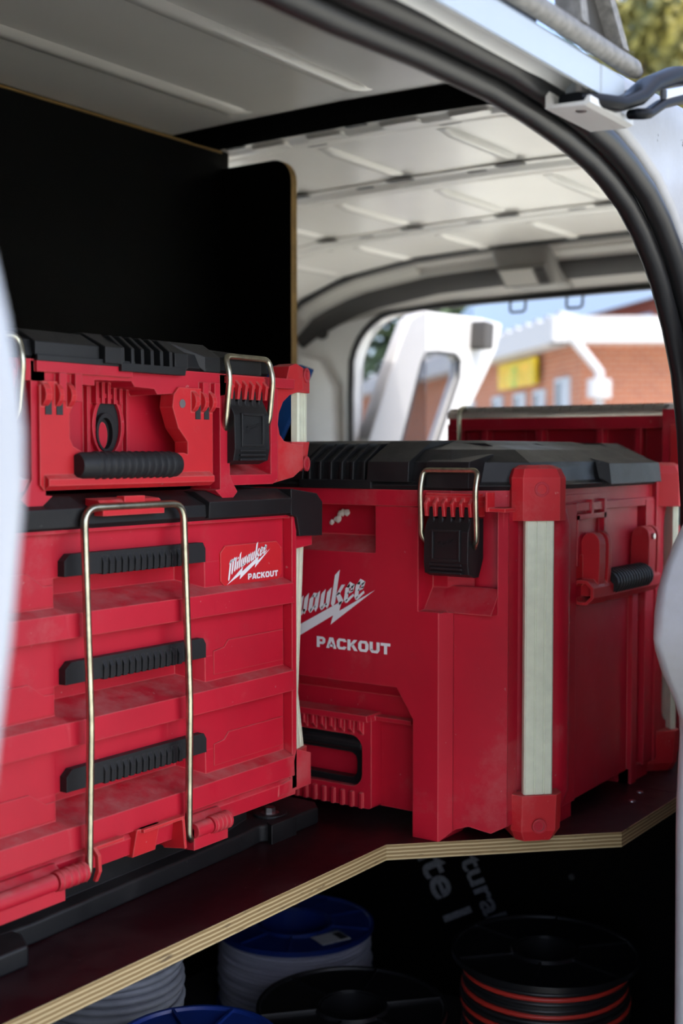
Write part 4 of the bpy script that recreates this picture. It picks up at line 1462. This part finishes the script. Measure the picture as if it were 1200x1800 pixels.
    mm.build('vent_sill', 'black', lid)
    mm = MB(off)
    mm.box(-0.125, -0.010, -0.015, 0.02, 0.512, 0.5175)
    mm.build('front_lip', 'black', lid)
    return t


tool_case()

# ================================================================== MOUNTING PLATE under the drawer box
pt = empty('mounting_plate', (XC, 1.0, 0.0))
tag(pt, 'low black plastic mounting plate bolted to the shelf under the drawer toolbox', 'mounting plate')
off = (-XC, -1.0, 0)
m = MB(off)
m.prism([(0.735, 0.848), (1.04, 0.862), (1.07, 0.866), (1.09, 0.856), (1.168, 0.856), (1.186, 0.874), (1.186, 1.24), (0.52, 1.24), (0.52, 0.86)], 'z', 0.0, 0.020)
m.prism([(0.56, 0.872), (0.73, 0.868), (1.03, 0.880), (1.085, 0.895), (1.085, 1.20), (0.56, 1.20)], 'z', 0.018, 0.046)
plate = m.build('base', 'black', pt, bevel=0.003)
m = MB(off)
m.prism([(0.60, 0.815), (0.698, 0.815), (0.712, 0.84), (0.712, 0.87), (0.60, 0.87)], 'z', 0.0, 0.019)
m.build('base_tongue', 'black', pt, bevel=0.003)
m = MB(off)
m.lathe([(0, 0.019), (0.020, 0.019), (0.0195, 0.0225), (0.011, 0.0225), (0.010, 0.0205), (0, 0.0205)], (1.112, 0.884), 24)
m.build('bolt_recess', 'black', pt)
m = MB(off)
m.lathe([(0, 0.0205), (0.0105, 0.0205), (0.0105, 0.0225), (0, 0.0225)], (1.112, 0.884), 20)
m.prism([(1.112 + 0.0065 * math.cos(a * PI / 3), 0.884 + 0.0065 * math.sin(a * PI / 3)) for a in range(6)], 'z', 0.0225, 0.0285)
m.build('hex_bolt', 'zinc', pt)
m = MB(off)
m.prism([(1.075, 0.852), (1.120, 0.852), (1.112, 0.866), (1.083, 0.866)], 'z', 0.0, 0.0215)
m.build('rib', 'black', pt)

# ================================================================== ORGANISER behind the chest, on another red box
def organiser():
    # the red box underneath
    b = empty('storage_bin', (2.0, 0.83, 0.0))
    tag(b, 'red storage bin mostly hidden behind the tall chest, carrying the organiser', 'toolbox')
    m = MB((-2.0, -0.83, 0))
    m.prism([(1.76, 0.64), (2.24, 0.64), (2.27, 0.67), (2.27, 1.0), (2.24, 1.03), (1.76, 1.03), (1.73, 1.0), (1.73, 0.67)], 'z', 0.0, 0.33)
    m.build('body', 'red', b)
    m = MB((-2.0, -0.83, 0))
    m.prism([(1.755, 0.635), (2.245, 0.635), (2.275, 0.665), (2.275, 1.005), (2.245, 1.035), (1.755, 1.035), (1.725, 1.005), (1.725, 0.665)], 'z', 0.33, 0.365)
    m.build('lid', 'black', b)
    t = empty('parts_organiser', (2.0, 0.83, 0.365))
    tag(t, 'red parts organiser with ribbed clear lid, behind the tall tool chest', 'organiser')
    off = (-2.0, -0.83, -0.365)
    m = MB(off)
    m.prism([(1.775, 0.66), (2.24, 0.66), (2.24, 1.01), (1.775, 1.01)], 'z', 0.365, 0.482)
    m.prism([(1.752, 0.645), (2.26, 0.645), (2.26, 1.022), (1.752, 1.022)], 'z', 0.470, 0.4885)
    for y in (0.70, 0.76, 0.86, 0.955):
        m.box(1.756, 1.78, y, y + 0.010, 0.40, 0.475)
    m.prism([(1.745, 0.615), (1.80, 0.615), (1.80, 0.664), (1.745, 0.664)], 'z', 0.365, 0.497)
    m.prism([(1.76, 1.0), (1.80, 1.0), (1.80, 1.03), (1.76, 1.03)], 'z', 0.365, 0.480)
    m.build('body', 'red', t)
    m = MB(off)
    m.box(1.7445, 1.747, 0.628, 0.652, 0.40, 0.475)
    m.build('corner_strip', 'red_bright', t)
    m = MB(off)
    m.prism([(1.752, 0.50 - 0.0115), (1.752, 0.497), (1.765, 0.505), (2.25, 0.505), (2.26, 0.497), (2.26, 0.4885)], 'y', 0.66, 1.025)
    m.build('clear_lid', 'clear_lid', t)
    for q in range(21):
        y = 0.668 + q * 0.0165
        m = MB(off)
        m.prism([(1.757, 0.497), (1.764, 0.5068), (1.80, 0.5082), (2.24, 0.5082), (2.24, 0.503), (1.77, 0.503)], 'y', y, y + 0.0132)
        m.build('lid_rib', 'lid_smoke', t)
    m = MB(off)
    m.tube(fillet([(1.748, 1.000, 0.40), (1.746, 1.000, 0.495), (1.753, 1.000, 0.506), (1.79, 1.000, 0.507)], 0.01), 0.0032, 8)
    m.build('wire_bail', 'steel', t, smooth=True)


organiser()

# torn scrap of white packing foam stuck on the chest front
rs = random.Random(3)
m = MB()
for q in range(7):
    cx_, cz_ = 0.0 + (q - 3) * 0.0032 + rs.uniform(-0.002, 0.002), (q - 3) * 0.0022 + rs.uniform(-0.003, 0.003)
    rr = rs.uniform(0.0025, 0.0045)
    m.lathe([(0, -rr), (rr * 0.8, -rr * 0.5), (rr, 0.1 * rr), (rr * 0.6, rr * 0.8), (0, rr)], (cx_, 0.001), 7)
    for i in range(len(m.v) - 35, len(m.v)):
        x, y, z = m.v[i]
        m.v[i] = (x + rs.uniform(-0.0008, 0.0008), y * 0.8, z + cz_ + rs.uniform(-0.0008, 0.0008))
o = m.build('foam_scrap', 'foam')
o.location = (1.2165, 0.861, 0.3575)
o.rotation_euler = (0, 0, -PI / 2)
tag(o, 'tiny torn scrap of white foam stuck high on the tall chest', 'scrap')

# blue board standing on the lid of the chest, leaning on the partition
m = MB((-1.36, -1.06, -0.4495))
m.prism([(1.002, 0.546), (1.022, 0.553), (1.20, 0.553), (1.20, 0.4495), (1.056, 0.4495)], 'x', 1.352, 1.360)
o = m.build('blue_board', 'blue_board', bevel=0.002)
o.location = (1.36, 1.06, 0.4495)
tag(o, 'blue board with slanted edge standing behind the upper tool case', 'board')

# ================================================================== CABLE REELS under the shelf
def reel(name, label, x, y, z0, z1, r, rc, flange_mat, cable_mats, hub=0.045, ribs=8, rc_top=None, wraps=14, cr=0.004, tilt=0.0, lower_r=None):
    t = empty(name, (x, y, z0))
    tag(t, label, 'cable reel', 'reels on the van floor')
    th = 0.006
    H = z1 - z0
    for zz in (0.0, H - th):
        m = MB()
        m.lathe([(hub, zz), (r - 0.003, zz), (r, zz - 0.001), (r, zz + th + 0.001), (r - 0.004, zz + th + 0.001), (r - 0.006, zz + th * 0.6), (hub + 0.006, zz + th * 0.6), (hub + 0.003, zz + th + 0.002), (hub, zz + th + 0.002)], (0, 0), 64)
        fl = m.build('flange', flange_mat, t, smooth=True, autosmooth=35)
        if zz > 0:
            for k in range(ribs):
                a = 2 * PI * (k + 0.3) / ribs
                m = MB()
                ca, sa = math.cos(a), math.sin(a)
                m.T = lambda p, ca=ca, sa=sa: (p[0] * ca - p[1] * sa, p[0] * sa + p[1] * ca, p[2])
                m.box(hub + 0.004, r - 0.004, -0.0016, 0.0016, zz + th * 0.5, zz + th + 0.0008)
                m.build('rib', flange_mat, fl)
    m = MB()
    m.lathe([(hub - 0.003, 0), (hub, 0), (hub, H), (hub - 0.003, H)], (0, 0), 40)
    m.build('hub', flange_mat, t, smooth=True, autosmooth=40)
    # wound cable: helical turns
    for ci, cm in enumerate(cable_mats):
        m = MB()
        pts = []
        nt_ = int((H - 2 * th) / (cr * 2 * len(cable_mats)))
        seg = 40
        for i in range(nt_ * seg + 1):
            a = 2 * PI * i / seg
            zz = th + cr + (i / seg) * cr * 2 * len(cable_mats) + ci * cr * 2
            wob = 0.0018 * math.sin(a * 0.37 + ci) + 0.0012 * math.sin(a * 1.93)
            pts.append(((rc + wob) * math.cos(a), (rc + wob) * math.sin(a), min(zz + 0.003 * math.sin(a + 0.6 * math.sin(a * 0.21)), H - th - cr)))
        m.tube(pts, cr, 6)
        m.build('cable', cm, t, smooth=True)
    m = MB()
    m.lathe([(hub, th), (rc - cr * 0.2, th), (rc - cr * 0.2, H - th), (hub, H - th)], (0, 0), 40)
    m.build('cable_core', cable_mats[0], t, smooth=True, autosmooth=40)
    return t


FL = -0.43
r1 = reel('cable_reel', 'reel of white cable with a ribbed blue flange and paper sticker', 1.545, 1.178, FL, -0.305, 0.124, 0.117, 'blue_flange', ['cable_white'], hub=0.056, ribs=9, cr=0.0035)
m = MB()
a = math.radians(-112)
ca, sa = math.cos(a), math.sin(a)
m.T = lambda p: (p[0] * ca - p[1] * sa, p[0] * sa + p[1] * ca, p[2])
m.box(0.070, 0.106, -0.014, 0.036, 0.1255, 0.1262)
st_ = m.build('sticker', 'label_paper', r1)
m = MB()
m.T = lambda p: (p[0] * ca - p[1] * sa, p[0] * sa + p[1] * ca, p[2])
m.box(0.075, 0.101, 0.021, 0.034, 0.1262, 0.1265)
m.build('printed_block', 'ink', st_)
reel('cable_reel', 'black reel of red and black cable in front of the printed panel', 1.508, 0.728, FL, -0.232, 0.125, 0.108, 'black_flange', ['cable_black', 'cable_red', 'cable_black'], hub=0.042, ribs=6, cr=0.0035)
reel('cable_reel', 'black reel flange at the bottom, in front of the white cable reel', 1.290, 0.893, FL, -0.272, 0.122, 0.100, 'black_flange', ['cable_black'], hub=0.042, ribs=6, cr=0.0045)
reel('cable_reel', 'reel of grey flat cable half hidden under the shelf edge at left', 1.065, 1.095, FL, -0.12, 0.088, 0.0835, 'black_flange', ['cable_grey'], hub=0.035, ribs=6, cr=0.0048)
reel('cable_reel', 'reel with a dark blue flange at the lower left of the picture', 0.940, 0.845, FL, -0.170, 0.088, 0.078, 'blue_flange', ['cable_black'], hub=0.035, ribs=8, cr=0.0045)

# ================================================================== OUTSIDE
GZ = -1.05
mb = MB()
mb.add([(-60, -60, GZ), (80, -60, GZ), (80, 80, GZ), (-60, 80, GZ)], [(0, 1, 2, 3)])
gr = mb.build('ground', 'ground')
struct(gr)

# opened rear door, swung back along the far side
door = empty('door_3', (2.97, 1.99, -0.43))
struct(door)
OFF = (-2.97, -1.99, 0.43)
Y0, Y1 = 1.985, 2.03
outd = [(2.90, -0.40), (2.90, 0.30), (2.955, 0.47), (3.06, 0.66), (3.17, 0.83), (3.24, 0.862), (3.62, 0.872), (3.76, 0.865), (3.72, 0.78), (3.655, 0.70), (3.52, 0.56), (3.40, 0.44), (3.36, 0.30), (3.36, -0.40)]
ind = [(3.09, 0.34), (3.10, 0.40), (3.135, 0.48), (3.19, 0.60), (3.235, 0.70), (3.262, 0.735), (3.33, 0.742), (3.44, 0.742), (3.47, 0.725), (3.465, 0.67), (3.42, 0.60), (3.33, 0.46), (3.28, 0.38), (3.26, 0.34)]
mb = MB(OFF)
ringplate(mb, outd, ind, 'y', Y0, Y1)
mb.build('door_panel', 'white_door_dimmed', door, bevel=0.012, seg=3)
mb = MB(OFF)
mb.prism(ind, 'y', 2.005, 2.009)
mb.build('window_pane', 'tinted_glass', door)
mb = MB(OFF)
mb.tube([(x, Y0 + 0.004, z) for x, z in ind] + [(ind[0][0], Y0 + 0.004, ind[0][1])], 0.007, 8)
mb.build('window_gasket', 'gasket', door)
mb = MB(OFF)
mb.prism([(3.53, 0.765), (3.59, 0.765), (3.60, 0.85), (3.54, 0.855)], 'y', 1.93, 1.99)
mb.build('door_lock', 'trim_dark', door, bevel=0.008)
mb = MB()
mb.prism([(2.02, 0.30), (2.02, 0.66), (1.97, 0.79), (1.86, 0.82), (1.80, 0.82), (1.80, 0.30)], 'x', 2.955, 2.959)
struct(mb.build('window_1', 'tinted_glass'))

# brick building with sign
C = Vector((12.98, 5.88, 0))
L1 = Vector((2.72, 2.61, 0)).normalized()
R1 = Vector((0.66, -0.94, 0)).normalized()
bld = empty('brick_building', (C.x, C.y, GZ))
tag(bld, 'brick building with white fascia and a yellow sign seen through the rear doors', 'building')


def wallq(p0, d, a0, a1, z0, z1, mat, name, parent, inset=0.0, thick=0.15):
    nrm = Vector((d.y, -d.x, 0))
    if nrm.dot(Vector((-1, -0.4, 0))) < 0:
        nrm = -nrm
    m = MB((-C.x, -C.y, -GZ))
    pts = []
    for nn in (inset, inset - thick):
        for a_, z_ in ((a0, z0), (a1, z0), (a1, z1), (a0, z1)):
            q = p0 + d * a_ + nrm * nn
            pts.append((q.x, q.y, z_))
    m.add(pts, [(0, 1, 2, 3), (7, 6, 5, 4), (0, 4, 5, 1), (1, 5, 6, 2), (2, 6, 7, 3), (3, 7, 4, 0)])
    o = m.build(name, mat, parent)
    if mat == 'brick':
        uv = o.data.uv_layers.new(name='UVMap')
        for lp in o.data.loops:
            v = o.data.vertices[lp.vertex_index].co
            uv.data[lp.index].uv = ((Vector((v.x, v.y, 0)) + C - p0).dot(d), v.z)
    return o


wl = wallq(C, L1, 0, 16, GZ, 1.70, 'brick', 'brick_wall', bld)
wr = wallq(C, R1, 0, 9, GZ, 1.70, 'brick', 'brick_wall', bld)
wallq(C, L1, -0.4, 16, 1.62, 1.88, 'fascia', 'fascia_board', bld, 0.45, 0.3)
wallq(C, R1, -0.4, 9, 1.62, 1.90, 'fascia', 'fascia_board', bld, 0.45, 0.3)
# corrugated roof edge: a row of rounded sheet ends
for q in range(30):
    p = C + L1 * (0.2 + q * 0.42) + Vector((-0.69, 0.72, 0)) * 0.1
    m = MB((-C.x, -C.y, -GZ))
    pts = [(math.cos(a * PI / 8) * 0.15, math.sin(a * PI / 8) * 0.12) for a in range(9)]
    m.loft([[(p.x + L1.x * u + nn * 0.69, p.y + L1.y * u - nn * 0.72 * 0 + nn * -0.0 + nn * -0.72 * -1 * 0, 1.88 + v) for u, v in pts] for nn in (-0.35, 1.2)])
    m.build('roof_sheet', 'fascia', bld)
# upper storey block with blue roof, further back
def far(px, y, t):
    r = (px - 600) / FPX
    return (t * (_c + _s * r), t * (_s - _c * r), HC + (795 - y) / FPX * t)


def slab(pts, name, mat, thick=2.0):
    m = MB((-C.x, -C.y, -GZ))
    n = len(pts)
    bk = [(x + thick * _c, y + thick * _s, z) for x, y, z in pts]
    m.add(pts + bk, [tuple(range(n)), tuple(range(2 * n - 1, n - 1, -1))] + [(i, (i + 1) % n, n + (i + 1) % n, n + i) for i in range(n)])
    return m.build(name, mat, bld)


slab([far(840, 640, 19), far(1320, 640, 19), far(1320, 474, 19), far(840, 607, 19)], 'gable_wall', 'brick_far')
slab([far(830, 611, 18.6), far(1325, 474, 18.6), far(1325, 400, 18.6), far(830, 530, 18.6)], 'blue_roof', 'roof_metal', 2.6)
slab([far(1090, 563, 18.9), far(1150, 563, 18.9), far(1140, 551, 18.9)], 'blue_flashing', 'roof_metal', 0.1)
# windows in the left wall
for a0, a1, z0, z1 in ((0.35, 0.85, 0.75, 1.30), (1.25, 1.70, 0.72, 1.20), (2.05, 2.55, 0.70, 1.20), (3.1, 3.6, 0.70, 1.2), (4.6, 5.1, 0.7, 1.2), (6.2, 6.7, 0.7, 1.2)):
    fr = wallq(C, L1, a0, a1, z0, z1, 'window_frame', 'window', bld, 0.03, 0.08)
    wallq(C, L1, a0 + 0.05, (a0 + a1) / 2 - 0.02, z0 + 0.05, z1 - 0.05, 'window_frame', 'pane', fr, 0.035, 0.02).parent = fr
    o = wallq(C, L1, (a0 + a1) / 2 + 0.02, a1 - 0.05, z0 + 0.05, z1 - 0.05, 'pane_dark', 'pane', fr, 0.035, 0.02)
fr = wallq(C, R1, 2.1, 3.0, 0.2, 1.15, 'fascia', 'window', bld, 0.03, 0.08)
# yellow sign
sg = wallq(C, L1, 1.38, 2.95, 1.27, 1.60, 'sign_yellow', 'sign_board', bld, 0.12, 0.06)
nrm = Vector((L1.y, -L1.x, 0))
if nrm.dot(Vector((-1, -0.4, 0))) < 0:
    nrm = -nrm
for body, a0, mat in (('SC', 2.86, 'sign_ochre'), ('O', 2.30, 'sign_green'), ('UTS', 2.06, 'sign_ochre')):
    vs, fs = text_mesh(body, 0.36, 0.012)
    m = MB((-C.x, -C.y, -GZ))
    P = []
    for (x, z) in vs:
        q = C + L1 * (a0 - x * 0.82) + nrm * 0.125
        P.append((q.x, q.y, 1.275 + z))
    m.add(P, fs)
    m.build('sign_lettering', mat, sg)
# downpipe at the corner
m = MB((-C.x, -C.y, -GZ))
p0 = C + Vector((-0.45, -0.1, 0))
m.tube([(p0.x, p0.y, 1.85), (p0.x, p0.y, 1.66), (p0.x + 0.12, p0.y - 0.26, 1.30), (p0.x + 0.12, p0.y - 0.26, GZ)], 0.055, 10)
m.tube([(p0.x + 0.12, p0.y - 0.26, 1.02), (p0.x + 0.12, p0.y - 0.26, 1.22)], 0.13, 12)
m.build('downpipe', 'fascia', bld)

# trees
def tree(label, x, y, zc, r, h, mat, n=2600, ls=0.22, group='trees around the yard', name='leafy_tree', solid=False):
    t = empty(name, (x, y, GZ))
    tag(t, label, 'tree', group)
    m = MB()
    m.tube([(0, 0, 0), (0.1, 0.05, (zc - GZ) * 0.6), (0.0, 0.0, zc - GZ + h * 0.3)], [0.22, 0.16, 0.06], 8)
    m.build('trunk', 'bark', t)
    rnd = random.Random(int(x * 13 + y * 7))
    m = MB()
    blobs = [(rnd.uniform(-0.55, 0.55) * r, rnd.uniform(-0.55, 0.55) * r, rnd.uniform(-0.6, 0.6) * h, rnd.uniform(0.45, 0.7)) for _ in range(9)]
    vs, fs = [], []
    for i in range(n):
        bx, by, bz, br_ = rnd.choice(blobs)
        d = Vector((rnd.gauss(0, 1), rnd.gauss(0, 1), rnd.gauss(0, 1))).normalized() * rnd.uniform(0.55, 1.0) ** 0.6
        c = Vector((bx + d.x * r * br_, by + d.y * r * br_, zc - GZ + bz + d.z * h * br_))
        a_ = Vector((rnd.gauss(0, 1), rnd.gauss(0, 1), rnd.gauss(0, 1))).normalized()
        b_ = a_.cross(d + Vector((0.01, 0.02, 0.03))).normalized()
        s_ = ls * rnd.uniform(0.6, 1.2)
        k0 = len(vs)
        vs += [tuple(c - a_ * s_), tuple(c + b_ * s_ * 0.5), tuple(c + a_ * s_), tuple(c - b_ * s_ * 0.5)]
        fs.append((k0, k0 + 1, k0 + 2, k0 + 3))
    m.add(vs, fs)
    f_ = m.build('foliage', mat, t)
    f_['kind'] = 'stuff'
    return t


tree('green tree far behind the roof rack foot, above the van roof', 31.0, 10.0, 9.4, 3.8, 5.0, 'leaf', 4200)
tree('yellowing tree top behind the black slide arm, above the van roof', 24.5, 9.85, 8.6, 1.2, 1.5, 'leaf_yellow', 700, 0.2)
tree('dull green tree above the black slide arm, farther than the others', 42.0, 17.2, 14.0, 3.4, 4.6, 'leaf_dark', 3200)
tree('dark tree seen through the gap left of the white rear door', 33.0, 20.5, 4.2, 4.6, 3.6, 'leaf_dark', 4200, 0.3)
# unseen tree added to shade the near side of the van, standing behind the photographer
tree('big unseen tree added beside the van to shade its open side', -0.9, -1.9, 3.6, 2.6, 0.9, 'leaf', 15000, 0.30)
